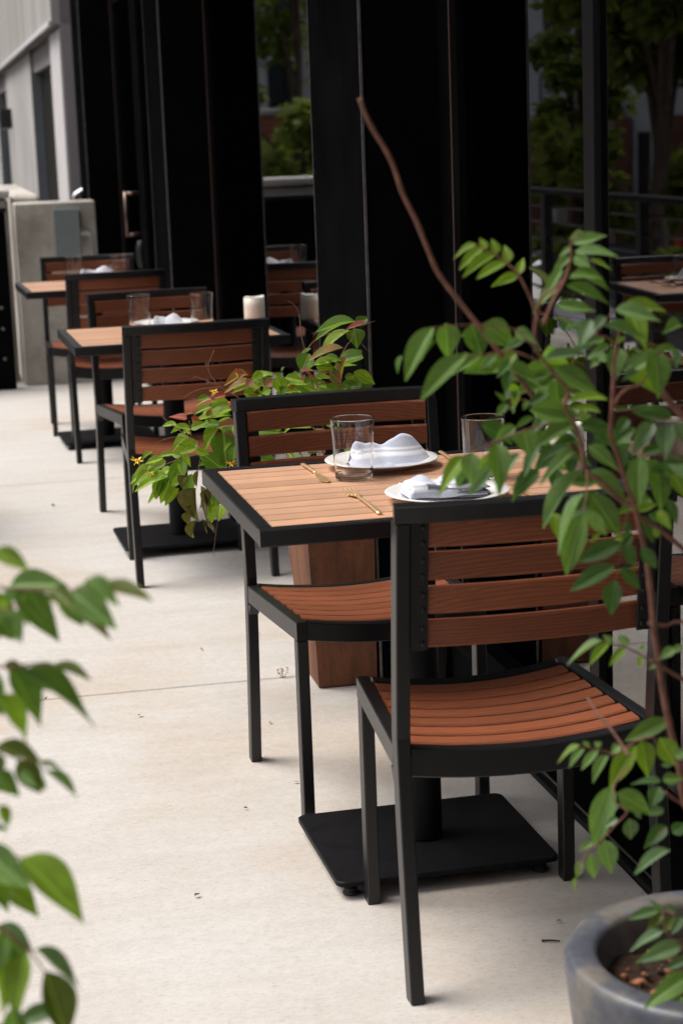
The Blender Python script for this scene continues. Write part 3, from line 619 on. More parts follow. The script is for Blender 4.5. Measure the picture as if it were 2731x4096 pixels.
RIGHT_STEMS="""0.0068 0.003 0.812 2.023 0.599 0.803 2.024 0.627 0.799 2.026 0.662 0.792 2.028 0.695 0.786 2.03 0.725 0.78 2.033 0.765 0.776 2.035 0.8 0.772 2.035 0.828 0.77 2.038 0.868 0.766 2.042 0.912 0.76 2.043 0.94 0.753 2.044 0.97 0.742 2.047 1.006 0.734 2.049 1.034 0.727 2.048 1.055 0.728 2.047 1.08 0.731 2.048 1.114 0.732 2.047 1.139 0.735 2.043 1.156 0.736 2.042 1.182
0.003 0.0012 0.737 2.073 1.076 0.744 2.065 1.095 0.752 2.055 1.105 0.764 2.043 1.112 0.777 2.037 1.144 0.788 2.026 1.152
0.002 0.001 0.734 2.037 1.153 0.716 2.03 1.167 0.701 2.021 1.17 0.707 2.01 1.185 0.713 1.998 1.198
0.0042 0.002 0.755 2.047 0.969 0.735 2.044 0.98 0.713 2.045 1.003 0.696 2.042 1.017 0.688 2.043 1.056 0.68 2.039 1.074 0.669 2.036 1.091 0.672 2.03 1.11 0.656 2.028 1.129 0.642 2.026 1.147 0.632 2.022 1.162 0.632 2.019 1.19 0.637 2.014 1.214 0.649 2.005 1.226 0.658 1.996 1.236
0.0016 0.001 0.695 2.038 1.018 0.685 2.01 0.996 0.671 1.983 0.982
0.0032 0.001 0.632 1.992 1.189 0.646 1.995 1.217 0.657 1.996 1.233 0.666 1.999 1.257 0.668 2.002 1.273 0.679 2.002 1.287
0.0022 0.0009 0.633 2.013 1.191 0.629 2.018 1.209 0.616 2.026 1.24 0.604 2.032 1.254 0.593 2.036 1.263 0.582 2.039 1.27 0.573 2.042 1.275
0.0016 0.0008 0.628 2.008 1.161 0.603 2.002 1.184 0.567 1.995 1.192 0.537 1.986 1.194 0.506 1.977 1.194
0.0016 0.0009 0.637 2.024 1.145 0.608 2.022 1.158 0.585 2.016 1.159 0.568 2.009 1.157 0.549 2.003 1.159
0.0044 0.0036 0.714 2.118 1.021 0.676 2.131 1.073 0.639 2.144 1.127 0.602 2.156 1.179 0.578 2.162 1.212 0.561 2.165 1.238 0.55 2.167 1.266 0.539 2.17 1.296 0.525 2.174 1.328 0.516 2.176 1.358 0.507 2.177 1.378 0.495 2.177 1.398 0.485 2.178 1.419 0.479 2.178 1.437
0.0018 0.0008 0.64 1.989 1.082 0.61 1.979 1.078 0.57 1.97 1.069 0.545 1.958 1.063 0.527 1.946 1.06
0.0014 0.0008 0.657 2.09 1.08 0.641 2.096 1.093 0.623 2.099 1.091
0.0015 0.0009 0.748 2.048 0.966 0.744 2.06 0.935 0.744 2.071 0.904 0.745 2.083 0.877
0.0016 0.0008 0.755 2.013 0.799 0.732 2.006 0.814 0.71 1.999 0.824 0.694 1.99 0.83
0.0032 0.0024 0.767 2.038 0.833 0.79 2.042 0.827 0.804 2.05 0.828 0.825 2.056 0.824
0.0028 0.0032 0.766 2.03 0.791 0.789 2.037 0.775 0.822 2.042 0.753
0.003 0.002 0.71 1.951 0.707 0.708 1.966 0.715 0.7 1.984 0.731 0.692 2.001 0.743 0.686 2.018 0.757
0.0022 0.0009 0.759 1.992 0.704 0.751 1.987 0.713 0.728 1.982 0.711 0.703 1.976 0.7 0.694 1.97 0.706 0.681 1.965 0.712 0.664 1.961 0.719 0.654 1.955 0.724
0.0018 0.0009 0.726 1.994 0.679 0.707 1.987 0.663 0.702 1.977 0.646 0.713 1.966 0.636 0.696 1.959 0.624 0.68 1.953 0.612 0.659 1.947 0.6 0.645 1.939 0.583
0.003 0.003 0.782 2.025 0.631 0.797 2.035 0.618 0.819 2.043 0.601
0.001 0.001 0.781 2.017 0.59 0.769 2.018 0.585
0.0018 0.0009 0.784 1.938 0.46 0.764 1.933 0.483 0.746 1.928 0.501 0.74 1.922 0.53 0.747 1.908 0.531
0.0016 0.001 0.824 2.053 1.065 0.8 2.057 1.064 0.783 2.062 1.069
0.0016 0.001 0.82 2.043 1.016 0.795 2.05 1.025 0.766 2.057 1.026
0.0034 0.0042 0.758 2.044 0.958 0.795 2.063 0.933 0.835 2.079 0.898"""
LEFT_STEMS="""0.0022 0.0009 0.006 1.609 1.034 0.026 1.605 1.038 0.038 1.602 1.036 0.077 1.594 1.032 0.088 1.592 1.032 0.108 1.588 1.034
0.0012 0.0008 0.012 1.602 1.01 0.032 1.6 1.019 0.047 1.598 1.023
0.0022 0.001 0.001 1.596 0.969 0.021 1.593 0.972 0.033 1.59 0.971 0.051 1.587 0.973 0.067 1.583 0.97
0.002 0.0009 -0.004 1.585 0.908 0.016 1.58 0.904 0.027 1.577 0.899 0.037 1.574 0.894 0.052 1.57 0.892 0.056 1.568 0.884
0.002 0.001 -0.01 1.569 0.824 0.013 1.563 0.818 0.03 1.559 0.814
0.0022 0.001 -0.015 1.558 0.765 0.008 1.552 0.757 0.027 1.545 0.741 0.033 1.542 0.735 0.042 1.537 0.72
0.006 0.003 -0.014 1.605 0.791 -0.008 1.61 0.866 -0.002 1.615 0.933 0.003 1.617 0.991 0.008 1.619 1.048 0.015 1.623 1.113"""
SHRUB_STEMS="""0.0022 0.0009 0.877 4.604 0.771 0.864 4.607 0.818 0.858 4.61 0.867 0.849 4.612 0.912 0.847 4.614 0.961 0.836 4.612 0.985 0.82 4.609 0.997
0.0016 0.0007 0.861 4.626 0.865 0.879 4.628 0.891 0.913 4.625 0.909 0.953 4.618 0.917 1.033 4.606 0.937
0.002 0.0012 0.927 4.594 0.773 0.936 4.605 0.836 0.958 4.609 0.877 0.975 4.61 0.897 0.985 4.614 0.93
0.001 0.0008 0.948 4.619 0.916 0.984 4.608 0.897 1.011 4.596 0.865
0.0018 0.0007 0.738 4.621 0.718 0.689 4.641 0.768 0.649 4.655 0.795 0.625 4.668 0.837 0.643 4.674 0.882
0.0009 0.0005 0.649 4.655 0.795 0.598 4.67 0.818 0.587 4.672 0.815
0.001 0.0006 0.661 4.652 0.792 0.601 4.664 0.789 0.56 4.668 0.77
0.0016 0.0009 0.709 4.611 0.638 0.674 4.623 0.665 0.617 4.641 0.697
0.0022 0.0009 0.683 4.61 0.609 0.617 4.629 0.637 0.573 4.644 0.669 0.526 4.662 0.709 0.475 4.681 0.753
0.0012 0.0006 0.564 4.647 0.671 0.528 4.655 0.677 0.483 4.661 0.663
0.0012 0.0008 0.573 4.645 0.673 0.572 4.648 0.685 0.57 4.655 0.715
0.0016 0.0007 0.617 4.629 0.637 0.547 4.641 0.626 0.5 4.648 0.611 0.449 4.658 0.613
0.0013 0.0009 0.594 4.634 0.64 0.584 4.628 0.597 0.574 4.623 0.563
0.0009 0.0006 0.635 4.601 0.518 0.62 4.595 0.473 0.602 4.581 0.386
0.0016 0.0008 0.748 4.622 0.731 0.728 4.634 0.769 0.708 4.646 0.811 0.697 4.65 0.82"""
FLOWERS=[[0.435, 4.643, 0.626], [0.659, 4.595, 0.611], [0.631, 4.636, 0.784], [0.694, 4.631, 0.823], [0.666, 4.622, 0.755], [0.464, 4.63, 0.593]]
# ------------------------------------------------------------------ setting: ground, terrace floor, street
g = MB().box(-150, 150, -150, 150, -1.75, -1.7).build('ground', M['asphalt']); tag(g, kind='structure')
tb = MB().box(-2.0, 1.6, -4, 11.3, -1.7, -.06).box(-2.0, -1.1, 11.301, 20, -1.7, -.06).build('terrace_base', M['wallconc']); tag(tb, kind='structure')
fl = empty('terrace_floor'); tag(fl, kind='structure')
JY = [-4.0, -1.55, 1.62, 4.80, 7.98, 11.5]
for i in range(5):
    y0, y1 = JY[i]+.004, JY[i+1]-.004
    MB().box(-2.0, 1.19, y0, y1, -.06, 0, .003).build('slab', M['floor'], fl)
MB().box(-2.0, 1.19, -4, 11.4, -.058, -.012).build('joint_filler', simple('dirty joint', (.12, .10, .085), .95, 0, .4, 80, .2, .5, .003), fl)

# ------------------------------------------------------------------ storefront (local x: into the building, y: along the front)
SF = empty('storefront', (1.215, 3.5, 0), .012, 'black panelled storefront with tall dark windows and square pillars', 'building')
HT = 3.3
def sfbox(name, mat, x0, x1, y0, y1, z0, z1, c=.003, parent=SF): return MB().box(x0, x1, y0, y1, z0, z1, c).build(name, M[mat], parent)
pil = [(1.17, 1.79, .170), (4.68, 5.2, .2), (8.34, 8.86, .2)]
for a, b, pr in pil:
    p = sfbox('pillar', 'panel', -pr, .16, a, b, 0, HT, .004)
    sfbox('panel_seam', 'trim', -pr-.0025, -pr+.004, a-.0025, a+.003, .0, HT, 0, p)
    sfbox('panel_seam', 'trim', -pr-.0025, -pr+.003, b-.02, b-.0165, .0, HT, 0, p)
    gy = 1.058 if a < 2 else a-.002
    gx = .034 if a < 2 else 0
    sfbox('gasket', 'bronze', gx-.014, gx-.0085, gy-.010, gy, .0, HT, 0, p)
spans = [(-7.5, 1.05), (1.79, 4.68), (5.2, 8.34)]
def pane(y0, y1, z0=.13, z1=2.95, x=.004):
    o = MB().box(x, x+.006, y0, y1, z0, z1).build('glass_pane', M['pane'], SF)
    for yy in (y0+.006, y1-.014):
        s = MB().box(x+.008, x+.022, yy, yy+.010, z0, z1).build('spacer_bar', M['spacer'], o)
    return o
def vmull(y, w=.055, d=.010, mat='mullion'):
    return sfbox('mullion', mat, -d, .09, y-w/2, y+w/2, .02, 2.98, .002)
mulls = [-6.4, -4.4, -2.2, -1.0, .105]
for y in mulls: vmull(y, .06, -.026)
edges = [-7.5]+mulls+[1.03]
for i in range(len(edges)-1): pane(edges[i]+.03, edges[i+1]-.03, x=.041)
vmull(1.085, .165, -.022, 'panel'); vmull(1.82, .055, .008, 'panel'); vmull(4.64, .07, .008, 'panel')
pane(1.85, 4.60)
# door bay
vmull(5.24, .06, .008, 'panel'); vmull(6.1, .05, .01); vmull(8.29, .07, .008, 'panel'); pane(5.28, 6.07)
door = MB().box(-.02, .03, 7.16, 7.28, .02, 2.3, .003).box(-.02, .03, 8.12, 8.24, .02, 2.3, .003).box(-.02, .03, 7.282, 8.118, .02, .25, .003).box(-.02, .03, 7.282, 8.118, 2.15, 2.3, .003).build('door', M['panel'], SF)
MB().box(.0, .006, 7.28, 8.12, .25, 2.15).build('glass_pane', M['pane'], door)
MB().tube([(-.025, 7.24, 1.09), (-.10, 7.24, 1.09)], .010).tube([(-.025, 7.24, .865), (-.10, 7.24, .865)], .010).tube([(-.10, 7.24, 1.10), (-.10, 7.24, .855)], .011).build('pull_handle', M['handle'], door)
MB().lathe([(.001, -.08), (.02, -.075), (.03, -.04), (.032, 0), (.03, .04), (.02, .075), (.001, .08)], 16).build('lock_cover', M['frame'], door, (-.028, 7.24, .755))
door2 = MB().box(-.02, .03, 6.14, 6.26, .02, 2.3, .003).box(-.02, .03, 7.02, 7.14, .02, 2.3, .003).box(-.02, .03, 6.262, 7.018, .02, .25, .003).box(-.02, .03, 6.262, 7.018, 2.15, 2.3, .003).build('door', M['panel'], SF)
MB().box(.0, .006, 6.26, 7.02, .25, 2.15).build('glass_pane', M['pane'], door2)
sfbox('transom', 'panel', -.03, .06, 6.13, 8.25, 2.305, 2.42); pane(6.13, 8.25, 2.43, 2.95)
for a, b in spans[:2]:
    sfbox('sill', 'panel', -.012, .075, a, b-.0, .015, .125, .004); sfbox('sill_flashing', 'mullion', -.028, -.013, a, b, -.005, .012, .002)
    sfbox('sill_flashing', 'trim', -.0135, -.0105, a, b, .016, .022, 0)
sfbox('sill', 'panel', -.012, .075, 5.2, 6.12, .015, .125, .004)
sfbox('header', 'panel', -.05, .16, -7.5, 8.34, 2.98, 3.5)
sfbox('roof', 'panel', -.21, 5, -7.6, 9.2, 3.51, 3.7)
sfbox('added_canopy', 'panel', -.95, -.052, -7.5, 6.2, 2.95, 3.08, .006)  # out-of-view overhang, added to shade the floor beside the storefront
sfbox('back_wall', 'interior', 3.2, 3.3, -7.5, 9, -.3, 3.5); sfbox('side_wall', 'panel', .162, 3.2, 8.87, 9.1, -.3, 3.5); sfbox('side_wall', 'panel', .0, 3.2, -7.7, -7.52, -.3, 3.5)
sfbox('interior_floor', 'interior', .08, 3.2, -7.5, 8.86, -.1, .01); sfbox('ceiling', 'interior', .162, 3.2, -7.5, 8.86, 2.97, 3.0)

# ------------------------------------------------------------------ low concrete wall, electrical box, black screen
lw = empty('low_concrete_wall', (0, 0, 0), 0, 'low cast concrete wall with a chamfered top beyond the farthest table', 'wall')
MB().box(.44, .90, 11.24, 11.46, -.05, 1.045, .008).build('front_wall', M['wallconc'], lw)
MB().box(.445, .60, 11.461, 14.2, -.05, 1.085, .018).build('return_wall', M['wallconc'], lw)
eb = empty('electrical_box', (0, 0, 0), 0, 'grey green steel electrical box fixed to the concrete wall', 'electrical box')
MB().box(.660, .798, 11.165, 11.237, .742, 1.002, .004).build('cabinet', M['galv'], eb)
MB().box(.657, .801, 11.157, 11.1645, .739, 1.005, .002).build('cover', M['galv'], eb)
MB().box(.80, .812, 11.18, 11.2, .90, .99, .003).build('hasp', M['frame'], eb)
MB().tube(smoothpath([(.80, 11.215, .86), (.84, 11.215, .86), (.862, 11.215, .84), (.866, 11.215, .78), (.866, 11.215, .3), (.866, 11.215, 0)]), .011).build('conduit', M['pipe'], eb)
bp = empty('black_screen', (0, 0, 0), 0, 'black bolted steel screen panel left of the low concrete wall', 'screen')
MB().box(-1.05, .385, 11.12, 11.19, 0, 1.0, .004).build('panel', M['panel'], bp)
MB().box(-1.057, .392, 11.11, 11.20, 1.002, 1.03, .004).build('cap', M['mullion'], bp)
for z in (.18, .35, .47): MB().lathe([(.001, 0), (.009, .003), (.011, .008), (.006, .012), (.001, .013)], 10).build('bolt', M['trim'], bp, (.33, 11.118, z)).rotation_euler = (rad(90), 0, 0)
ow = empty('long_concrete_wall', (0, 0, 0), 0, 'long concrete wall with a pale cap behind the black screen', 'wall')
MB().box(-1.05, .42, 11.5, 11.75, -1.7, 1.07, .015).build('wall_body', M['wallconc'], ow)
MB().box(-1.08, .43, 11.46, 11.79, 1.072, 1.12, .01).build('cap', M['paleconc'], ow)

# ------------------------------------------------------------------ pale building beyond
pb = empty('pale_building', (1.0, 14.7, 0), .006, 'pale concrete building with deep dark doorways beyond the storefront', 'building')
def pbx(name, mat, x0, x1, y0, y1, z0, z1, c=.004, parent=pb): return MB().box(x0, x1, y0, y1, z0, z1, c).build(name, mat if not isinstance(mat, str) else M[mat], parent)
pbx('corner_pier', 'mauve', 0, 1.6, 0, 1.05, -1.7, 6)
pbx('pier_face', 'pale_jamb', -.012, -.001, .02, 1.03, -1.7, 2.19)
for i, (y0, y1) in enumerate([(1.05, 4.05), (9.3, 12.0)]):
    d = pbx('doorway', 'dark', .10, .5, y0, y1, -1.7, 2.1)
    pbx('jamb', 'grey_jamb', .0, .098, y1-.02, y1-.001, -1.7, 2.19, .002, d)
    pbx('door_frame', 'mauve', .06, .098, y0+.9, y0+1.1, -1.7, 2.1, .002, d)
    pbx('lintel', 'mauve', .03, .098, y0, y1-.03, 2.0, 2.19, .002, d)
for y0, y1 in [(4.05, 9.3), (12.0, 30)]:
    pbx('wall_panel', 'paleconc', 0, .5, y0, y1, -1.7, 2.2)
bnd = pbx('upper_band', 'clad', -.06, .5, -.0, 30, 2.215, 6.0)
pbx('drip_edge', 'pale_jamb', -.085, -.061, 0, 30, 2.205, 2.25, .003, bnd)
for k, y in enumerate((8.3, 12.9)):
    t = empty('wall_lamp', (1.0-.006*y, 14.7+y, 1.64), .006, ['small black box lamp beside the nearer far doorway of the pale building', 'small black box lamp at the extreme left edge on the pale building'][k], 'lamp', 'wall lamps on the pale building')
    MB().box(-.13, -.002, -.08, .08, -.11, .11, .006).build('housing', M['frame'], t); MB().box(-.12, -.01, -.07, .07, -.12, -.111, .002).build('lens', M['pale_jamb'], t)
hr = empty('handrail', (0, 0, 0), 0, 'grey pipe handrail end showing beside the black pillar above the low wall', 'handrail')
MB().tube(smoothpath([(.872, 12.3, 1.00), (.865, 12.3, 1.035), (.885, 12.3, 1.055), (.96, 12.3, 1.095), (1.05, 12.3, 1.145)]), .021, n=12).build('rail', M['pipe'], hr)
MB().tube([(.872, 12.3, 1.02), (.872, 12.3, -.2)], .018, n=10).build('post', M['pipe'], hr)

# ------------------------------------------------------------------ terrace railing and street on the open side (seen in the glass)
ra = empty('terrace_railing', (-1.72, 3.5, 0), .012, 'black steel terrace railing with horizontal bars along the street side', 'railing')
MB().box(-.06, .06, -7, 15, .905, .94, .004).build('top_rail', M['mullion'], ra)
for z in (.15, .26, .37, .483, .595, .71, .82): MB().tube([(0, -7, z), (0, 15, z)], .009, n=8).build('bar', M['frame'], ra)
for k in range(13): y = -6.9+1.8*k; MB().box(-.03, .03, y-.045, y+.045, -.06, .904, .004).build('post', M['frame'], ra)
rnd = random.Random(11)
def far_building(name, loc, rz, W_, H_, D_, mat, label, floors, cols, base_brick=False, balc=True):
    t = empty(name, loc, rz, label, 'building')                    # local front faces +x
    MB().box(-D_, 0, 0, W_, 0, H_, .02).build('wall', M[mat], t)
    fh = H_/floors; cw = W_/cols
    for f in range(floors):
        for c in range(cols):
            z = f*fh; y = c*cw; gm = M['carglass']
            wn = MB().box(.002, .05, y+cw*.22, y+cw*.78, z+fh*.28, z+fh*.86).build('window', gm, t)
            MB().box(.051, .09, y+cw*.22, y+cw*.78, z+fh*.25, z+fh*.28).box(.051, .08, y+cw*.49, y+cw*.51, z+fh*.28, z+fh*.86).build('frame', M['mullion' if f else 'pale_jamb'], wn)
            if balc and f and c % 3 == 1:
                bl = MB().box(.0, 1.2, y+cw*.05, y+cw*.95, z+.05, z+.25).build('balcony', M['paleconc'], t)
                MB().box(1.14, 1.18, y+cw*.05, y+cw*.95, z+.95, z+1.02).box(1.15, 1.17, y+cw*.05, y+cw*.95, z+.6, z+.63).box(1.14, 1.18, y+cw*.05, y+cw*.07, z+.25, z+.95).box(1.14, 1.18, y+cw*.93, y+cw*.95, z+.25, z+.95).build('railing', M['frame'], bl)
            if base_brick and f == 0: MB().box(.052, .5, y-.35, y+.55, z, z+fh*.98, .02).build('brick_pier', M['brick'], t)
    return t
far_building('apartment_block', (-15.5, 22, -1.7), .0, 48, 19, 10, 'grey_clad', 'grey apartment block with brick piers across the street mirrored in the windows', 6, 14, True)
far_building('apartment_block', (-24, 70, -1.7), rad(-80), 26, 24, 8, 'grey_clad', 'grey block with white window frames mirrored in the narrow window pane', 8, 12, False, False)
far_building('brick_block', (14, -13, -1.7), rad(90), 44, 13, 9, 'brick', 'red brick block standing across the far end of the terrace behind the viewer', 4, 12, False, False)
bw = empty('brick_wall', (-4.6, 42, -1.7), rad(-85), 'red brick wall below a tree mirrored in the narrow window pane', 'wall')
MB().box(-.2, .2, -3.2, 3.2, 0, 3.4, .02).build('wall_body', M['brick'], bw); MB().box(-.26, .26, -3.3, 3.3, 3.402, 3.55, .02).build('coping', M['paleconc'], bw)
def tree_mat(name, col):
    m, n, l, b = new_mat(name); ge = n.new('ShaderNodeNewGeometry'); f = noise(n, l, ge.outputs['Position'], 3, 3)
    c = ramp(n, l, f, [(.35, tuple(x*.6 for x in col)), (.6, col), (.75, (col[0]*1.9, col[1]*1.5, col[2]))]); l.new(c, b.inputs['Base Color']); b.inputs['Roughness'].default_value = .7
    tr = n.new('ShaderNodeBsdfTranslucent'); l.new(c, tr.inputs[0]); mx = n.new('ShaderNodeMixShader'); mx.inputs[0].default_value = .55
    l.new(b.outputs[0], mx.inputs[1]); l.new(tr.outputs[0], mx.inputs[2]); l.new(mx.outputs[0], n['Material Output'].inputs[0]); return m
TM = [tree_mat('street tree leaves', (.20, .26, .035)), tree_mat('bright tree leaves', (.27, .36, .06))]
def tree(loc, h, r, label, seed, mi=0, nl=8000):
    q = random.Random(seed); t = empty('street_tree', loc, 0, label, 'tree', 'street trees seen in the window reflections')
    tr = MB().tube(smoothpath([(0, 0, 0), (.05, .03, h*.3), (-.05, 0, h*.55), (.05, .05, h*.9)]), .10, .03)
    cl = []
    for i in range(26):
        a = q.uniform(0, 6.283); z = q.uniform(.2, 1); rr = r*math.sin(min(1, (1.08-z)*1.5)*1.57)*q.uniform(.35, 1)
        c = Vector((math.cos(a)*rr, math.sin(a)*rr, h*z)); cl.append((c, r*q.uniform(.22, .42)))
        if i % 2 == 0: tr.tube(smoothpath([(0, 0, h*z*.6), tuple((Vector((0, 0, h*z*.75))+c)*.5), tuple(c)]), .05, .012, 6)
    tr.build('trunk', M['bark'], t)
    cr = MB()
    for i in range(nl):
        c, s = q.choice(cl); d = Vector((q.gauss(0, 1), q.gauss(0, 1), q.gauss(0, .8))).normalized()*s*q.uniform(.4, 1.05); p = c+d
        ax = Vector((q.uniform(-1, 1), q.uniform(-1, 1), q.uniform(-1, .3))).normalized(); sd_ = ax.cross(Vector((q.uniform(-1, 1), q.uniform(-1, 1), 1))).normalized(); L = q.uniform(.14, .28)
        cr.add([p, p+ax*L*.5+sd_*L*.3, p+ax*L, p+ax*L*.5-sd_*L*.3], [(0, 1, 2, 3)])
    tag(cr.build('crown', TM[mi], t), kind='stuff'); return t
tree((-5.45, 19.5, -1.7), 7.0, 1.1, 'dark leafy street tree filling the upper right window reflection', 1, 0, 11000)
tree((-7.1, 26.5, -1.7), 6.6, .7, 'slender street tree mirrored left of the window mullion', 2, 0, 5000)
tree((-8.5, 40, -1.7), 8, 2.4, 'street tree mirrored behind the slender one', 3)
tree((-4.7, 34, -1.7), 8.5, 1.7, 'bright green tree mirrored in the narrow window pane', 4, 1, 12000)
def parked_car(loc, rz, label):
    t = empty('parked_car', loc, rz, label, 'car'); prof = [(-2.1, .3), (-2.15, .62), (-2.0, .82), (-1.25, .92), (-.55, 1.38), (.65, 1.42), (1.5, 1.0), (2.1, .9), (2.18, .5), (2.1, .28)]
    def side(s, w0=.82):
        return [(x, s*(w0 if z < 1.05 else w0-.16), z) for x, z in prof]
    a, b = side(-1), side(1); n = len(prof); m = MB(); m.add(a+b, [tuple(range(n-1, -1, -1)), tuple(range(n, 2*n))]+[(i, (i+1) % n, n+(i+1) % n, n+i) for i in range(n)]); m.build('body', M['car'], t)
    for s in (-1, 1):
        MB().add([(-1.1, s*.80, .98), (-.5, s*.675, 1.33), (.6, s*.675, 1.37), (1.3, s*.80, 1.02)], [(0, 1, 2, 3)]).build('side_window', M['carglass'], t)
        for x in (-1.35, 1.4):
            wl = MB().lathe([(.001, 0), (.2, 0), (.31, .03), (.32, .18), (.001, .18)], 20).build('wheel', M['tyre'], t, (x, s*.66 if s > 0 else -.84, .32)); wl.rotation_euler = (rad(-90), 0, 0)
            MB().lathe([(.001, -.01), (.19, -.006), (.19, -.002), (.001, -.001)], 16).build('rim', M['pipe'], wl)
    MB().add([(-1.22, -.68, .96), (-1.22, .68, .96), (-.6, .6, 1.36), (-.6, -.6, 1.36)], [(0, 1, 2, 3)]).build('windscreen', M['carglass'], t)
    MB().add([(1.46, -.68, 1.04), (1.46, .68, 1.04), (.72, .6, 1.40), (.72, -.6, 1.40)], [(3, 2, 1, 0)]).build('rear_window', M['carglass'], t)
    for y in (-.6, .6): MB().box(-2.16, -2.05, y-.15, y+.15, .6, .74, .02).build('headlight', M['pipe'], t)
parked_car((-5.0, 23.5, -1.7), rad(92), 'silver parked car mirrored through the railing in the window')
cn = empty('traffic_cone', (-12.6, 36, -1.7), 0, 'orange traffic cone mirrored beyond the railing', 'traffic cone')
MB().lathe([(.17, .03), (.13, .25), (.04, .75), (.03, .76)], 16).build('cone_body', M['cone'], cn); MB().box(-.22, .22, -.22, .22, 0, .03, .01).build('base', M['cone'], cn)
MB().lathe([(.118, .33), (.088, .48)], 16).build('reflective_band', M['conewhite'], cn)
cb_ = MB().box(-4.2, -2.3, -5, 40, -1.7, -1.58, .02).build('sidewalk', M['wallconc']); tag(cb_, kind='structure')

# ------------------------------------------------------------------ chairs
WR, WF, D, SPL, HB, RK, HS = .2173, .1884, .3811, .0433, .828, .0459, .428
def py(z):  # post line
    z0 = .44
    if z < z0: k = (z0-z)/z0; return -SPL*k**1.35
    return -RK*((z-z0)/(HB-z0))**1.15
def make_chair():
    t = empty('slatted_chair'); fr = M['frame']
    for s in (-1, 1):
        zs = [0, .1, .2, .3, .38, .44, .5, .58, .66, .74, .801]
        MB().sweep([(s*WR, py(z), z) for z in zs], .023, .036, (1, 0, 0)).build('back_post', fr, t)
        MB().sweep([(s*WF, D, 0), (s*WF, D, HS-.0415)], .023, .034, (1, 0, 0)).build('front_leg', fr, t)
        MB().sweep([(s*(WF+.0005), D+.0165, HS-.02), (s*(WR-.001), .0185, HS-.026)], .023, .04, (1, 0, 0)).build('side_rail', fr, t)
        MB().add([(s*(WR-.012), .018, HS-.048), (s*(WR-.012), .036, HS-.048), (s*(WR-.012), .018, HS-.072), (s*(WR+.010), .018, HS-.048), (s*(WR+.010), .036, HS-.048), (s*(WR+.010), .018, HS-.072)], [(0, 1, 2), (5, 4, 3), (0, 3, 4, 1), (1, 4, 5, 2), (2, 5, 3, 0)]).build('gusset', fr, t)
    N = 10
    def arc(w, y0, sag): return [((-1+2*i/N)*w, y0-sag*(1-(-1+2*i/N)**2), 0) for i in range(N+1)]
    MB().sweep([(x, y, HB-.0135) for x, y, _ in arc(WR+.0115, py(HB-.0135), .022)], .027, .036, (0, 0, 1)).build('top_rail', fr, t)
    def dish(x, w): return -.017*(1-(x/w)**2)
    MB().sweep([((-1+.2*i)*(WF-.0122), D+.001, HS-.021+dish((-1+.2*i)*WF, WF)) for i in range(N+1)], .038, .03, (0, 0, 1)).build('front_rail', fr, t)
    MB().sweep([((-1+.2*i)*(WR-.0122), .003, HS-.032+dish((-1+.2*i)*WR, WR)) for i in range(N+1)], .048, .024, (0, 0, 1)).build('rear_rail', fr, t)
    n = 7; ya, yb = .019, D-.0175; pitch = (yb-ya)/n
    for k in range(n):
        yc = ya+pitch*(k+.5); w = WR+(WF-WR)*yc/D-.0145; zz = HS-.0085-.006*(1-yc/D)
        MB().sweep([((-1+.2*i)*w, yc, zz+dish((-1+.2*i)*w, w)) for i in range(N+1)], .013, pitch-.009, (0, 0, 1), .003).build('seat_slat', M['seatwood'], t)
    bw = WR-.0135
    for zc in (.611, .6675, .724, .7785):
        yy = py(zc)+.008; sl = MB()
        sl.sweep([(x, y, zc-.008*0) for x, y, _ in arc(bw, yy, .022)], .0455, .013, (0, 0, 1), .004).build('back_slat', M['seatwood'], t)
    for s in (-1, 1):
        st = MB().sweep([(s*(WR-.0275), py(z)-.0085, z) for z in (.586, .65, .72, .80)], .029, .004, (1, 0, 0), .0008).build('mounting_strip', fr, t)
        bmesh_ = None
        for zc in (.611, .6675, .724, .7785):
            for dz in (-.013, .013):
                if bmesh_ is None: bmesh_ = MB().lathe([(.0045, 0), (.0045, .001), (.003, .0028), (.001, .0033)], 8).mesh('bolt', M['frame'])
                o = put('bolt', bmesh_, st, (s*(WR-.033), py(zc+dz)-.0108, zc+dz)); o.rotation_euler = (rad(90), 0, 0)
        for y, z in ((py(.001), .001),): pass
    return t
proto = make_chair()
CH = [(.8882, 2.9051, .0115, 'brown slatted chair nearest the viewer with its back turned, behind the leafy branches'),
      (.8388, 4.1229, .0305+math.pi, 'brown slatted chair facing the viewer on the far side of the nearest table'),
      (.764, 6.0015, .0261, 'brown slatted chair with its back turned at the middle table, beside the flowering planter'),
      (.7624, 7.2384, .0849+math.pi, 'brown slatted chair facing the viewer on the far side of the middle table'),
      (.7549, 8.4663, .0379, 'brown slatted chair with its back turned at the farthest table'),
      (-.568, 7.60, .08+math.pi, 'brown slatted chair by the railing, mirrored at the right edge of the window'),
      (.7147, 9.6145, -.10+math.pi, 'brown slatted chair facing the viewer behind the farthest table, by the concrete wall')]
for i, (x, y, a, lab) in enumerate(CH):
    o = proto if i == 0 else copy_tree(proto)
    o.location = (x, y, 0); o.rotation_euler = (0, 0, a); tag(o, lab, 'chair', 'slatted chairs at the terrace tables')

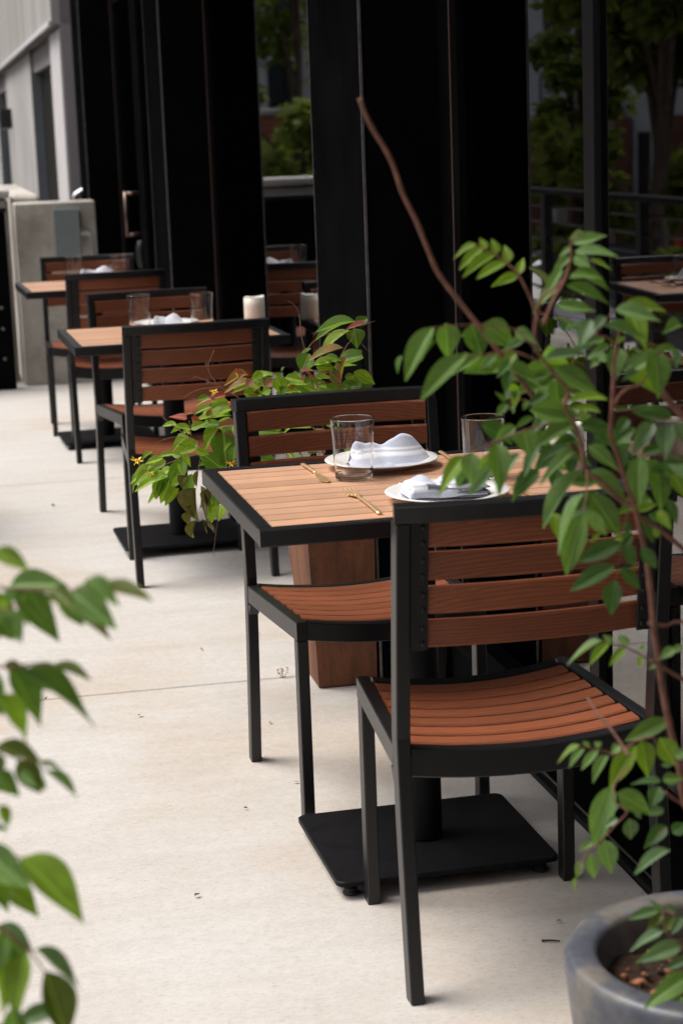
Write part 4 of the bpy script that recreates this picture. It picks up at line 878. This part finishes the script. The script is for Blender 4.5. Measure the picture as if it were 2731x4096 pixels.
# ------------------------------------------------------------------ tables
TL, TW, TT, TZ = .71, .6438, .031, .74
def make_table():
    t = empty('cafe_table'); fr = M['frame']; a, b, wv = TL/2, TW/2, .027
    zc = TZ-TT/2
    MB().sweep([(-a, -b+wv/2, zc), (a, -b+wv/2, zc)], TT, wv, (0, 0, 1), .0025).build('edge_rail', fr, t)
    MB().sweep([(-a, b-wv/2, zc), (a, b-wv/2, zc)], TT, wv, (0, 0, 1), .0025).build('edge_rail', fr, t)
    MB().sweep([(-a+wv/2, -b+wv+.0002, zc), (-a+wv/2, b-wv-.0002, zc)], TT, wv, (0, 0, 1), .0025).build('edge_rail', fr, t)
    MB().sweep([(a-wv/2, -b+wv+.0002, zc), (a-wv/2, b-wv-.0002, zc)], TT, wv, (0, 0, 1), .0025).build('edge_rail', fr, t)
    n = 11; y0 = -b+wv+.001; p = (2*(b-wv)-.002)/n
    me = MB().sweep([(-a+wv+.001, 0, 0), (a-wv-.001, 0, 0)], .012, p-.0062, (0, 0, 1), .0012).mesh('slat', M['tablewood'])
    for k in range(n): put('slat', me, t, (0, y0+p*(k+.5), TZ-.0075))
    MB().box(-a+wv, a-wv, -b+wv, b-wv, TZ-.022, TZ-.016).build('under_panel', fr, t)
    MB().lathe([(.037, .036), (.0365, .04), (.0365, .70), (.0365, TZ-.0225)], 28).build('column', M['plate_steel'], t)
    A, B, r = .2152, .1886, .018; pts = []
    for cx, cy, s in ((A-r, B-r, 0), (-A+r, B-r, 1), (-A+r, -B+r, 2), (A-r, -B+r, 3)):
        for k in range(6): an = (s+k/5)*math.pi/2; pts.append((cx+r*math.cos(an), cy+r*math.sin(an)))
    nn = len(pts); zs = [(.026, 0), (.0265, .001), (.0345, .001), (.036, -.001)]; m = MB(); vs = []
    for z, off in zs: vs += [(x*(1+off/A), y*(1+off/B), z) for x, y in pts]
    fs = [(i*nn+j, i*nn+(j+1) % nn, (i+1)*nn+(j+1) % nn, (i+1)*nn+j) for i in range(3) for j in range(nn)]+[tuple(range(nn-1, -1, -1)), tuple(range(3*nn, 4*nn))]
    m.add(vs, fs).build('base_plate', M['plate_steel'], t)
    MB().box(-.16, .16, -.02, .02, TZ-.034, TZ-.0225).box(-.02, .02, -.16, .16, TZ-.0345, TZ-.0226).build('top_bracket', fr, t)
    fm = MB().lathe([(.012, 0), (.016, .002), (.016, .005), (.010, .007), (.010, .009), (.013, .011), (.013, .014), (.006, .016), (.006, .026)], 14).mesh('foot', M['rubber'])
    for sx in (-1, 1):
        for sy in (-1, 1): put('foot', fm, t, (sx*(A-.03), sy*(B-.03), 0))
    return t
tproto = make_table()
TB = [(.847, 3.4928, .0176, 'nearest slatted table set with two plates, tumblers and gold cutlery'),
      (.755, 6.5771, .0248, 'middle slatted table with an ivory candle at its window end'),
      (-.595, 7.19, .08, 'slatted table by the railing, mirrored at the right edge of the window'),
      (.712, 8.9712, .0378, 'farthest slatted table in front of the low concrete wall')]
for i, (x, y, a, lab) in enumerate(TB):
    o = tproto if i == 0 else copy_tree(tproto)
    o.location = (x, y, 0); o.rotation_euler = (0, 0, a); tag(o, lab, 'table', 'slatted terrace tables')

# ------------------------------------------------------------------ tableware
ZT = TZ-.0013
plate_me = MB().lathe([(.001, .0025), (.05, .0022), (.058, .0), (.064, 0), (.070, .004), (.095, .0125), (.1125, .0165), (.1135, .0178), (.1122, .019), (.094, .0155), (.072, .0085), (.062, .0062), (.001, .0060)], 56).mesh('plate', M['white_china'])
PL = [(-.565, 7.365, 'white china plate mirrored at the right edge of the window'),
      (.832, 3.695, 'white china plate under a peaked napkin on the far side of the nearest table'),
      (.866, 3.315, 'white china plate under a layered napkin on the near side of the nearest table'),
      (.766, 6.775, 'white china plate with a napkin on the middle table'), (.715, 9.15, 'white china plate with a napkin on the farthest table')]
for x, y, lab in PL: tag(put('plate', plate_me, None, (x, y, ZT)), lab, 'plate', 'white plates on the tables')
tum_me = MB().lathe([(.001, .0006), (.028, .0004), (.0325, .0), (.0345, .0010), (.0356, .003), (.0361, .006), (.0366, .012), (.0375, .03), (.0386, .052), (.0398, .075), (.0411, .096), (.0420, .110), (.0425, .1165), (.04262, .1178),
   (.0425, .1188), (.0421, .1193), (.0417, .1188), (.04155, .1178), (.0414, .1165), (.0409, .110), (.0400, .096), (.0387, .075), (.0375, .052), (.0364, .03), (.0356, .016), (.0348, .0125), (.0330, .0105), (.030, .0097), (.001, .0094)], 64).mesh('tumbler', M['glass'])
TG = [(-.455, 7.20, 6, 'tumbler mirrored at the right edge of the window'), (.752, 3.585, 0, 'empty clear tumbler left of the two plates on the nearest table'), (.985, 3.49, 1, 'empty clear tumbler near the window side of the nearest table, partly behind leaves'),
      (.672, 6.745, 2, 'left empty clear tumbler on the middle table'), (.884, 6.69, 3, 'right empty clear tumbler on the middle table'),
      (.617, 9.13, 4, 'left empty clear tumbler on the farthest table'), (.822, 9.08, 5, 'right empty clear tumbler on the farthest table')]
for x, y, k, lab in TG: tag(put('tumbler', tum_me, None, (x, y, ZT+.0004)), lab, 'tumbler', 'clear tumblers on the tables')
def candle_mesh():
    m = MB(); n = 40; prof = [(.034, 0), (.0368, .002), (.037, .03), (.0368, .06), (.0366, .088)]
    m.lathe(prof, n); N0 = len(m.v)
    vs = []; 
    def zt(a, k): return .0905+.0035*math.sin(2*a+.6)+.002*math.sin(3*a+2)-k
    for r, k in ((.0366, .003), (.0355, 0.0), (.032, -.0005), (.027, .006), (.012, .010), (.001, .0105)):
        vs += [(r*math.cos(6.28319*j/n), r*math.sin(6.28319*j/n), zt(6.28319*j/n, k) if r > .02 else .083-k*.2) for j in range(n)]
    fs = [(i*n+j, i*n+(j+1) % n, (i+1)*n+(j+1) % n, (i+1)*n+j) for i in range(5) for j in range(n)]
    m.add(vs, fs, True); return m.mesh('candle', M['wax'])
cm = candle_mesh()
for x, y, lab in [(1.150, 3.50, 'ivory pillar candle on the nearest table behind the leafy branches'), (1.078, 6.745, 'ivory pillar candle on the middle table next to the window')]:
    c = tag(put('candle', cm, None, (x, y, ZT)), lab, 'candle', 'ivory candles'); MB().tube([(0, 0, .082), (.001, .001, .092)], .0012, n=6).build('wick', M['frame'], c)
def napkin_peak(loc, rz, lab, s=1.0, mat='linen'):
    # folded cloth standing as a creased tent: ridge line read along x, flat sloping faces, layered lower edge
    t = empty('napkin', loc, rz, lab, 'napkin', 'linen napkins on the plates')
    RX = [-.082, -.078, -.073, -.062, -.048, -.034, -.022, -.0136, .002, .018, .029, .040, .052, .064, .076, .086]
    RZ = [.008, .036, .047, .0475, .0405, .0420, .036, .034, .047, .055, .0575, .053, .044, .030, .014, .002]
    def ridge(x): return sum(ridge0(x+d*.0045)*k_ for d, k_ in ((-2, .1), (-1, .22), (0, .36), (1, .22), (2, .1)))
    def ridge0(x):
        if x <= RX[0]: return RZ[0]
        for k in range(len(RX)-1):
            if x <= RX[k+1]: f = (x-RX[k])/(RX[k+1]-RX[k]); f = f*f*(3-2*f)*.5+f*.5; return RZ[k]+(RZ[k+1]-RZ[k])*f
        return RZ[-1]
    def sheet(x0, x1, kz, yf, yr, yb, dz, ph):
        def f(u, v):
            x = x0+(x1-x0)*u; hh = ridge(x)*kz
            if v < .5: e = v/.5; y = yf+(yr-yf)*e; z = hh*(e**1.12)
            else: e = (v-.5)/.5; y = yr+(yb-yr)*e; z = hh*((1-e)**1.25)
            wr = (.0009*math.sin(17*u+3*v+ph)+.0004*math.sin(43*u+13*v+ph))*math.sin(math.pi*v)
            y += .005*math.sin(6*u+ph)*(1-abs(2*v-1))+wr; y *= 1-.25*abs(2*u-1)**3
            return (x*s, y*s, max(.0004, (z+wr)*s+dz))
        return f
    MB().grid(sheet(-.080, .086, 1, -.034, .004, .046, .0022, .4), 56, 20).build('top_fold', M[mat], t)
    MB().grid(sheet(-.086, -.010, .62, -.046, -.008, .040, .0012, 1.9), 30, 14).build('side_fold', M[mat], t)
    MB().grid(sheet(-.084, .0, .36, -.052, -.016, .03, .0006, 3.1), 30, 14).build('side_fold', M[mat], t)
    MB().grid(sheet(-.02, .090, .28, -.045, .0, .052, .0004, 4.0), 30, 14).build('under_fold', M[mat], t)
    return t
def napkin_layers(loc, rz, lab):
    t = empty('napkin', loc, rz, lab, 'napkin', 'linen napkins on the plates')
    def fold(x0, x1, y0, y1, z, thick, wob, ph, curl):
        def f(u, v):
            x = x0+(x1-x0)*u; e = 2*v-1; y = (y0+y1)/2+(y1-y0)/2*e*(1-.10*math.sin(3*u+ph)); zz = z+wob*math.sin(3.3*u+ph)*(1-.3*e)+curl*max(0, 1-u/.16)**2*-1
            return (x, y+.004*math.sin(5*u+ph), max(.001, zz))
        m = MB(); nu, nv = 28, 8
        top = [f(i/nu, j/nv) for i in range(nu+1) for j in range(nv+1)]; bot = [(p[0], p[1], max(.0004, p[2]-thick)) for p in top]
        n1 = len(top); fs = []
        for i in range(nu):
            for j in range(nv):
                a = i*(nv+1)+j; b_ = a+nv+1; fs += [(a, b_, b_+1, a+1), (n1+a+1, n1+b_+1, n1+b_, n1+a)]
        for i in range(nu):
            a = i*(nv+1); b_ = a+nv+1; fs += [(a, n1+a, n1+b_, b_), (b_+nv, n1+b_+nv, n1+a+nv, a+nv)]
        for j in range(nv): fs += [(j, j+1, n1+j+1, n1+j), (nu*(nv+1)+j+1, nu*(nv+1)+j, n1+nu*(nv+1)+j, n1+nu*(nv+1)+j+1)]
        return m.add(top+bot, fs, True)
    fold(-.060, .074, -.046, .040, .0045, .003, .001, .3, 0).build('lower_fold', M['linen_edge'], t)
    fold(-.070, .066, -.043, .040, .0095, .0028, .0012, .8, -.002).build('middle_fold', M['linen'], t)
    fold(-.062, .070, -.045, .036, .0135, .0022, .0014, 1.2, .0).build('middle_fold', M['linen_edge'], t)
    fold(-.074, .058, -.040, .040, .0180, .0028, .0016, 1.5, -.004).build('middle_fold', M['linen'], t)
    fold(-.040, .072, -.044, .030, .0215, .0020, .002, 2.0, .0).build('middle_fold', M['linen_edge'], t)
    def dome(u, v):
        x = -.076+.142*u; a = math.pi*v; hh = .026+.010*math.exp(-((u-.24)/.11)**2)+.016*math.exp(-((u-.66)/.13)**2)-.008*math.exp(-((u-.42)/.07)**2); hh *= min(1, (1-u)/.12)**.7*min(1, u/.05)**.6
        return (x, -.004-math.cos(a)*.040+.003*math.sin(8*u), .006+hh*math.sin(a)**.6+.001*math.sin(11*u+4*v))
    MB().grid(dome, 40, 14).build('top_fold', M['linen'], t)
    def roll(u, v):   # dark curled hem on the near side
        a = 6.283*v; r = .0065*(1-.3*u); return (-.044+.062*u, -.040+.004*math.sin(4*u)+r*math.cos(a), .0265-.010*u+r*.8*math.sin(a))
    MB().grid(roll, 20, 10).build('rolled_hem', M['linen_edge'], t)
    return t
napkin_peak((.848, 3.688, ZT+.0072), .02, 'pale blue grey napkin folded to a peak on the far plate of the nearest table')
napkin_layers((.862, 3.318, ZT+.0072), .03, 'layered white and charcoal napkin on the near plate of the nearest table')
napkin_peak((.775, 6.765, ZT+.0075), -.1, 'white napkin lying on the plate of the middle table', .66, 'linen_white')
napkin_peak((.728, 9.14, ZT+.0075), .1, 'white napkin with a rounded peak on the plate of the farthest table', 1.05, 'linen_white')
napkin_peak((-.57, 7.36, ZT+.0075), .3, 'white napkin mirrored at the right edge of the window', .95, 'linen_white')
def fork_mesh():
    m = MB(); T_ = .0028
    m.sweep(smoothpath([(0, -.1, .003), (0, -.06, .0042), (0, -.01, .0045), (0, .02, .004), (0, .035, .003)], 3), .0085, .0042, (1, 0, 0), .0019, [1.05, 1.0, .95, .9, .85, .8, .72, .65, .58, .5, .48, .5, .6][:13], True)
    def head(u, v): return ((-1+2*v)*(.0042+.0062*math.sin(u*1.5)), .034+.026*u, .003-.0015*u+.0012*(2*v-1)**2)
    m.grid(head, 6, 6); m.grid(lambda u, v: (head(u, 1-v)[0], head(u, v)[1], head(u, 1-v)[2]-.0016), 6, 6)
    for k in range(4):
        x = -.0092+.00613*k; m.sweep(smoothpath([(x, .058, .0012), (x*1.04, .075, .0012), (x*1.06, .092, .0032), (x*1.06, .1, .005)], 3), .0029, .0018, (1, 0, 0), .0007, None, True)
    return m.mesh('fork', M['gold'])
def knife_mesh():
    m = MB()
    m.sweep(smoothpath([(0, -.1, .003), (0, -.06, .0042), (0, -.02, .0042), (0, .005, .0034)], 3), .0085, .0045, (1, 0, 0), .002, [1.1, 1.08, 1.05, 1, .96, .92, .88, .84, .75, .66], True)
    prof = [(0, .0028), (.02, .0042), (.05, .0075), (.075, .0085), (.09, .0065), (.097, .002)]
    top = [(-w_*.9, .005+y, .0036) for y, w_ in prof]+[(w_, .005+y, .003) for y, w_ in reversed(prof)]; n = len(top)
    m.add(top+[(x, y, .0018) for x, y, z in top], [tuple(range(n-1, -1, -1)), tuple(range(n, 2*n))]+[(i, (i+1) % n, n+(i+1) % n, n+i) for i in range(n)]); return m.mesh('knife', M['gold'])
fm, km = fork_mesh(), knife_mesh()
for nm, me, x, y, a, lab, cat in [('fork', fm, .717, 3.345, .02, 'gold fork with tines pointing away, left of the layered napkin on the nearest table', 'fork'),
      ('fork', fm, .975, 3.68, math.pi-.05, 'gold fork behind the window side tumbler on the nearest table', 'fork'),
      ('knife', km, .691, 3.668, math.pi+.04, 'gold knife lying left of the left tumbler on the nearest table', 'knife'),
      ('knife', km, 1.013, 3.285, .03, 'gold knife right of the layered napkin on the nearest table', 'knife'),
      ('knife', km, -.41, 7.33, math.pi, 'gold knife mirrored at the right edge of the window', 'knife'), ('knife', km, .63, 6.72, math.pi, 'gold knife left of the plate on the middle table', 'knife'), ('knife', km, .585, 9.10, math.pi, 'gold knife left of the plate on the farthest table', 'knife')]:
    o = put(nm, me, None, (x, y, ZT)); o.rotation_euler = (0, 0, a); o.scale = (1.15, 1.22, 1.15) if nm == 'fork' else (1.1, 1.05, 1.1); tag(o, lab, cat, 'gold cutlery on the tables')

# ------------------------------------------------------------------ planters and pots
pt = empty('rust_planter', (0, 0, 0), 0, 'rust brown tapered steel planter behind the nearest table against the black pillar', 'planter')
m = MB(); ZP = .50
b0 = [(.868, 4.665), (1.020, 4.665), (1.020, 4.835), (.868, 4.835)]; b1 = [(.845, 4.64), (1.022, 4.64), (1.022, 5.03), (.845, 5.03)]; i1 = [(.853, 4.648), (1.014, 4.648), (1.014, 5.022), (.853, 5.022)]
m.add([(x, y, .004) for x, y in b0]+[(x, y, ZP) for x, y in b1]+[(x, y, ZP) for x, y in i1]+[(x, y, ZP-.06) for x, y in i1],
      [(3, 2, 1, 0)]+[(i, (i+1) % 4, 4+(i+1) % 4, 4+i) for i in range(4)]+[(4+i, 4+(i+1) % 4, 8+(i+1) % 4, 8+i) for i in range(4)]+[(8+i, 8+(i+1) % 4, 12+(i+1) % 4, 12+i) for i in range(4)]).build('planter_body', M['corten'], pt)
MB().box(.853, 1.014, 4.648, 5.022, ZP-.08, ZP-.03).build('soil', M['soil'], pt)
def glazed_pot(loc, lab):
    t = empty('glazed_pot', loc, 0, lab, 'pot'); t.scale = (1, 1, .91)
    MB().lathe([(.12, 0), (.128, .004), (.15, .10), (.172, .25), (.186, .38), (.1905, .425), (.191, .440), (.187, .4485), (.180, .4505), (.158, .4495), (.152, .446), (.150, .438), (.148, .41), (.1465, .36), (.14, .35), (.001, .35)], 64).build('pot_body', M['glaze'], t)
    q = random.Random(3)
    def soil(u, v):
        r = .001+.1455*u; a = 6.28319*v; return (r*math.cos(a), r*math.sin(a), .392+.006*math.sin(9*a)*u+.004*math.sin(23*r*40))
    MB().grid(soil, 10, 36).build('soil', M['soil'], t)
    pm = []
    for k in range(4):
        bm = bmesh.new(); bmesh.ops.create_icosphere(bm, subdivisions=1, radius=1)
        for v in bm.verts: v.co *= q.uniform(.75, 1.2)
        me = bpy.data.meshes.new('pebble'); bm.to_mesh(me); bm.free(); me.materials.append(M['pebble'] if k < 2 else M['bark']); pm.append(me)
    for k in range(150):
        r = .138*math.sqrt(q.random()); a = q.uniform(0, 6.283); o = put('pebble', pm[k % 4], t, (r*math.cos(a), r*math.sin(a), .397)); s = q.choice((.002, .003, .003, .004, .006, .009))*q.uniform(.8, 1.2); o.scale = (s, s*q.uniform(.6, 1), s*.7); o.rotation_euler = (q.random(), q.random(), q.random()*6)
    return t
glazed_pot((.868, 2.062, 0), 'blue and brown glazed round pot in the bottom right corner')
glazed_pot((-.03, 1.62, 0), 'matching glazed pot just outside the left edge below the hanging leaves')

# ------------------------------------------------------------------ plants
def leaf_mesh(name, mat, shape, droop, fold, twist, wavy):
    nu, nv = 10, 6; vs = []
    for i in range(nu+1):
        u = i/nu
        if shape == 0: wd = math.sin(math.pi*u**.80)**.9*(1-.22*u)*1.08+(.03 if .9 < u < .99 else 0)
        elif shape == 1: wd = math.sin(math.pi*u**.68)**.95*(1-.30*u)*1.15
        else: wd = math.sin(math.pi*u**.95)**.7
        wd = max(wd, .05 if i == 0 else .004)
        for j in range(nv+1):
            e = 2*j/nv-1; x = .5*wd*e; z = fold*abs(x)-droop*u*u+wavy*math.sin(7*u+2*e)*abs(e)*.5
            a = twist*u; vs.append((x*math.cos(a)-z*math.sin(a)*0, u, z+x*math.sin(a)))
    fs = [(i*(nv+1)+j, i*(nv+1)+j+1, (i+1)*(nv+1)+j+1, (i+1)*(nv+1)+j) for i in range(nu) for j in range(nv)]
    return MB().add(vs, fs, True).mesh(name, mat)
LEAF = {}
def leaf_me(tone, k):
    if (tone, k) not in LEAF:
        sh, dr, fo, tw, wv = [(0, .10, .35, .15, .02), (1, .16, .28, -.2, .03), (0, .05, .45, .0, .015), (1, .22, .4, .25, .04)][k]
        if tone == 'n': dr, fo, tw, wv = .1, 1.2, 1.2, .14
        LEAF[(tone, k)] = leaf_mesh('leaf', LM[tone], sh, dr, fo, tw, wv)
    return LEAF[(tone, k)]
def add_leaves(plant, data, seed, wk=1.02, remap=None, lk=1.1):
    q = random.Random(seed)
    for ln in data.strip().split('\n'):
        a = ln.split(); b = Vector(map(float, a[0:3])); t = Vector(map(float, a[3:6])); n = Vector(map(float, a[6:9])); wdt = float(a[9])*(wk if a[10] != 'n' else wk*.55); tn = a[10]
        if remap: tn = remap.get(tn, tn)
        Y = t-b; L = Y.length*lk; Y.normalize(); n = (n-Y*n.dot(Y)).normalized(); X = Y.cross(n)
        o = put('leaf', leaf_me(tn, q.randrange(4)), plant)
        o.matrix_world = Matrix(((X.x*wdt, Y.x*L, n.x*L*.8, b.x), (X.y*wdt, Y.y*L, n.y*L*.8, b.y), (X.z*wdt, Y.z*L, n.z*L*.8, b.z), (0, 0, 0, 1)))
def add_stems(plant, data, mat, name='stem'):
    for ln in data.strip().split('\n'):
        a = list(map(float, ln.split())); P = [a[i:i+3] for i in range(2, len(a), 3)]
        MB().tube(smoothpath(P, 4), a[0]*.68, a[1]*.75, 8, True, .12).build(name, mat, plant)
rp = empty('potted_shrub', (0, 0, 0), 0, 'leafy green shrub with a bare upright stick growing from the bottom right pot', 'plant')
add_stems(rp, RIGHT_STEMS, M['stem'], 'stem'); add_leaves(rp, RIGHT_LEAVES, 1)
MB().tube(smoothpath([(.86, 2.05, .33), (.845, 2.04, .45), (.82, 2.028, .56), (.812, 2.023, .599)]), .0085, .0068).build('stem', M['stem'], rp)
MB().tube(smoothpath([(.88, 2.07, .33), (.89, 2.06, .8), (.86, 2.07, 1.0), (.80, 2.10, 1.10)]), .006, .004).build('stem', M['stem'], rp)
q = random.Random(21); recs = [l_.split() for l_ in RIGHT_LEAVES.strip().split('\n')]; recs = [r for r in recs if float(r[2]) > .93 and float(r[0]) > .60 and float(r[2]) < 1.16]
for k in range(52):   # further sprays deeper in the shrub
    r = q.choice(recs); b = Vector((float(r[0])+q.uniform(-.03, .05), float(r[1])+q.uniform(.03, .16), float(r[2])+q.uniform(-.04, .04))); a = q.uniform(0, 6.283)
    Y = Vector((math.cos(a), math.sin(a)*.6, q.uniform(-.9, .1))).normalized(); n = Vector((q.uniform(-.5, .3), -.8, q.uniform(.2, 1))); n = (n-Y*n.dot(Y)).normalized(); X = Y.cross(n); L = q.uniform(.035, .06); wd = L*q.uniform(.4, .5)
    o = put('leaf', leaf_me(q.choice('ggddly'), q.randrange(4)), rp)
    o.matrix_world = Matrix(((X.x*wd, Y.x*L, n.x*L, b.x), (X.y*wd, Y.y*L, n.y*L, b.y), (X.z*wd, Y.z*L, n.z*L, b.z), (0, 0, 0, 1)))
lp = empty('foreground_shrub', (0, 0, 0), 0, 'blurred green leaves hanging in from the left edge in the foreground', 'plant')
add_stems(lp, LEFT_STEMS, M['stem']); add_leaves(lp, LEFT_LEAVES, 2, 1.4, {'d': 'g', 'g': 'y'})
q = random.Random(31)
for ln in LEFT_LEAVES.strip().split('\n'):   # a second layer of leaves
    r = ln.split(); p0 = Vector(map(float, r[0:3])); p1 = Vector(map(float, r[3:6])); L = (p1-p0).length*q.uniform(.6, .95); b = p0+Vector((q.uniform(-.035, .0), q.uniform(-.05, .02), q.uniform(-.02, .02)))
    Y = ((p1-p0).normalized()+Vector((q.uniform(-.5, .4), q.uniform(-.4, .4), q.uniform(-.5, .4)))).normalized(); n = Vector((q.uniform(-.5, .3), -.6, q.uniform(.3, 1))); n = (n-Y*n.dot(Y)).normalized(); X = Y.cross(n); wd = L*q.uniform(.42, .55)
    o = put('leaf', leaf_me(q.choice('gyglo'), q.randrange(4)), lp)
    o.matrix_world = Matrix(((X.x*wd, Y.x*L, n.x*L, b.x), (X.y*wd, Y.y*L, n.y*L, b.y), (X.z*wd, Y.z*L, n.z*L, b.z), (0, 0, 0, 1)))
MB().tube(smoothpath([(-.03, 1.61, .33), (-.022, 1.605, .6), (-.014, 1.605, .791)]), .008, .006).build('stem', M['stem'], lp)
spl = empty('flowering_shrub', (0, 0, 0), 0, 'trailing shrub with lime, red and withered leaves in the rust planter', 'plant')
add_stems(spl, SHRUB_STEMS, M['twig']); add_leaves(spl, SHRUB_LEAVES, 3, 1.3, {'g': 'G', 'd': 'G', 'y': 'Y', 'l': 'Y'}, 1.2)
q = random.Random(9)
for ln in SHRUB_LEAVES.strip().split('\n'):   # a second, deeper layer
    r = ln.split(); p0 = Vector(map(float, r[0:3])); p1 = Vector(map(float, r[3:6])); L = (p1-p0).length*q.uniform(.8, 1.2); b = p0+Vector((q.uniform(-.03, .03), q.uniform(.01, .07), q.uniform(-.03, .02)))
    Y = ((p1-p0).normalized()+Vector((q.uniform(-.8, .8), q.uniform(-.4, .4), q.uniform(-.6, .3)))).normalized(); n = Vector((q.uniform(-.5, .1), q.uniform(-.8, -.1), 1)); n = (n-Y*n.dot(Y)).normalized(); X = Y.cross(n); wd = L*q.uniform(.42, .58)
    if b.x+max(0, Y.x)*L > .985 and b.y > 4.5: continue
    o = put('leaf', leaf_me(r[10] if r[10] in 'rpkn' else q.choice('YYGG'), q.randrange(4)), spl)
    o.matrix_world = Matrix(((X.x*wd, Y.x*L, n.x*L, b.x), (X.y*wd, Y.y*L, n.y*L, b.y), (X.z*wd, Y.z*L, n.z*L, b.z), (0, 0, 0, 1)))
for k in range(80):   # inner foliage over the planter
    b = Vector((q.uniform(.66, 1.0), q.uniform(4.5, 5.05), q.uniform(.47, .74))); a = q.uniform(0, 6.283); Y = Vector((math.cos(a), math.sin(a), q.uniform(-.5, .35))).normalized(); n = Vector((q.uniform(-.4, .2), q.uniform(-.7, .1), 1)); n = (n-Y*n.dot(Y)).normalized(); X = Y.cross(n); L = q.uniform(.045, .075); wd = L*.5
    if b.x+Y.x*L > .995: continue
    o = put('leaf', leaf_me(q.choice('GYYYGYpG'), q.randrange(4)), spl)
    o.matrix_world = Matrix(((X.x*wd, Y.x*L, n.x*L, b.x), (X.y*wd, Y.y*L, n.y*L, b.y), (X.z*wd, Y.z*L, n.z*L, b.z), (0, 0, 0, 1)))
for k in range(9):
    x, y = q.uniform(.87, .97), q.uniform(4.70, 4.98); MB().tube(smoothpath([(x, y, .44), (x-.02, y-.01, .52), (x-q.uniform(0, .1), y-q.uniform(-.05, .1), q.uniform(.6, .68))]), .002, .001, 6).build('stem', M['twig'], spl)
for k, p in enumerate(FLOWERS):
    f = MB(); s = (.016, .015, .011, .009, .011, .010)[k]
    for i in range(14):
        a = i*2.4; d = Vector((math.cos(a), math.sin(a)*.8, math.sin(i*1.7)*.8)).normalized(); sd_ = d.orthogonal().normalized()*s*.16; P = Vector(p)
        f.add([P, P+d*s*.6+sd_, P+d*s*1.1, P+d*s*.6-sd_], [(0, 1, 2, 3)])
    f.lathe([(.001, -.004), (.004, -.002), (.004, .003), (.001, .005)], 8)
    f.v[-32:] = [(x+p[0], y+p[1], z+p[2]) for x, y, z in f.v[-32:]]
    f.build('flower', M['petal_red' if k == 4 else 'petal'], spl)

# ------------------------------------------------------------------ weeds and litter on the slabs
for (x, y, s, lab) in [(.80, 4.80, 1, 'small yellow weed growing from the slab joint beside the rust planter'), (.173, 4.80, .7, 'tiny green weed in the slab joint at left')]:
    t = empty('weed', (x, y, -.008), 0, lab, 'weed'); q = random.Random(int(x*100))
    for k in range(5):
        a = q.uniform(0, 6.28); tip = Vector((math.cos(a)*.022*s, math.sin(a)*.012*s, q.uniform(.015, .034)*s)); MB().tube([(0, 0, 0), tuple(tip*.55+Vector((0, 0, .004))), tuple(tip)], .0008, .0004, 5).build('stem', M['twig'], t)
        for j in range(3):
            Y = Vector((math.cos(a+j*2.1), math.sin(a+j*2.1), .4)).normalized(); n = Vector((0, -.5, 1)); n = (n-Y*n.dot(Y)).normalized(); X = Y.cross(n); L = .008*s; b = tip*(.6+.2*j)
            o = put('leaf', leaf_me('k' if s == 1 else 'g', j), t); o.matrix_local = Matrix(((X.x*L*.5, Y.x*L, n.x*L, b.x), (X.y*L*.5, Y.y*L, n.y*L, b.y), (X.z*L*.5, Y.z*L, n.z*L, b.z), (0, 0, 0, 1)))
LT = [(.63, 5.134, 'k', .014, 'curled orange leaf scrap beyond the slab joint'), (.684, 3.969, 'r', .012, 'tiny red leaf scrap beside the base of the nearest table'), (.404, 4.579, 'k', .016, 'orange leaf scrap before the slab joint'),
      (.359, 7.429, 'n', .02, 'small brown leaf scrap near the middle table'), (.379, 3.395, 'n', .012, 'dark speck of leaf on the open slab at left'), (.81, 5.25, 'k', .012, 'orange leaf scrap beside the planter'),
      (.998, 3.091, 'r', .012, 'reddish leaf scrap behind the glazed pot'), (.70, 4.42, 'k', .012, 'orange leaf scrap between the far chair legs'), (.543, 3.841, 'n', .01, 'brown crumb of leaf on the slab left of the table base')]
for i, (x, y, tn, s, lab) in enumerate(LT):
    o = put('leaf_scrap', leaf_me(tn, i % 4), None, (x, y, .003+s*.12)); o.scale = (s*.6, s, s*.6); o.rotation_euler = (.1, .15, i*1.3); tag(o, lab, 'leaf', 'leaf scraps on the floor')
tag(MB().tube(smoothpath([(.938, 3.022, .003), (.952, 3.017, .004), (.968, 3.012, .003)]), .0022, .0014, 6).build('twig_piece', simple('dark twig', (.03, .02, .016), .9)), 'short dark twig lying on the floor near the glazed pot', 'twig')
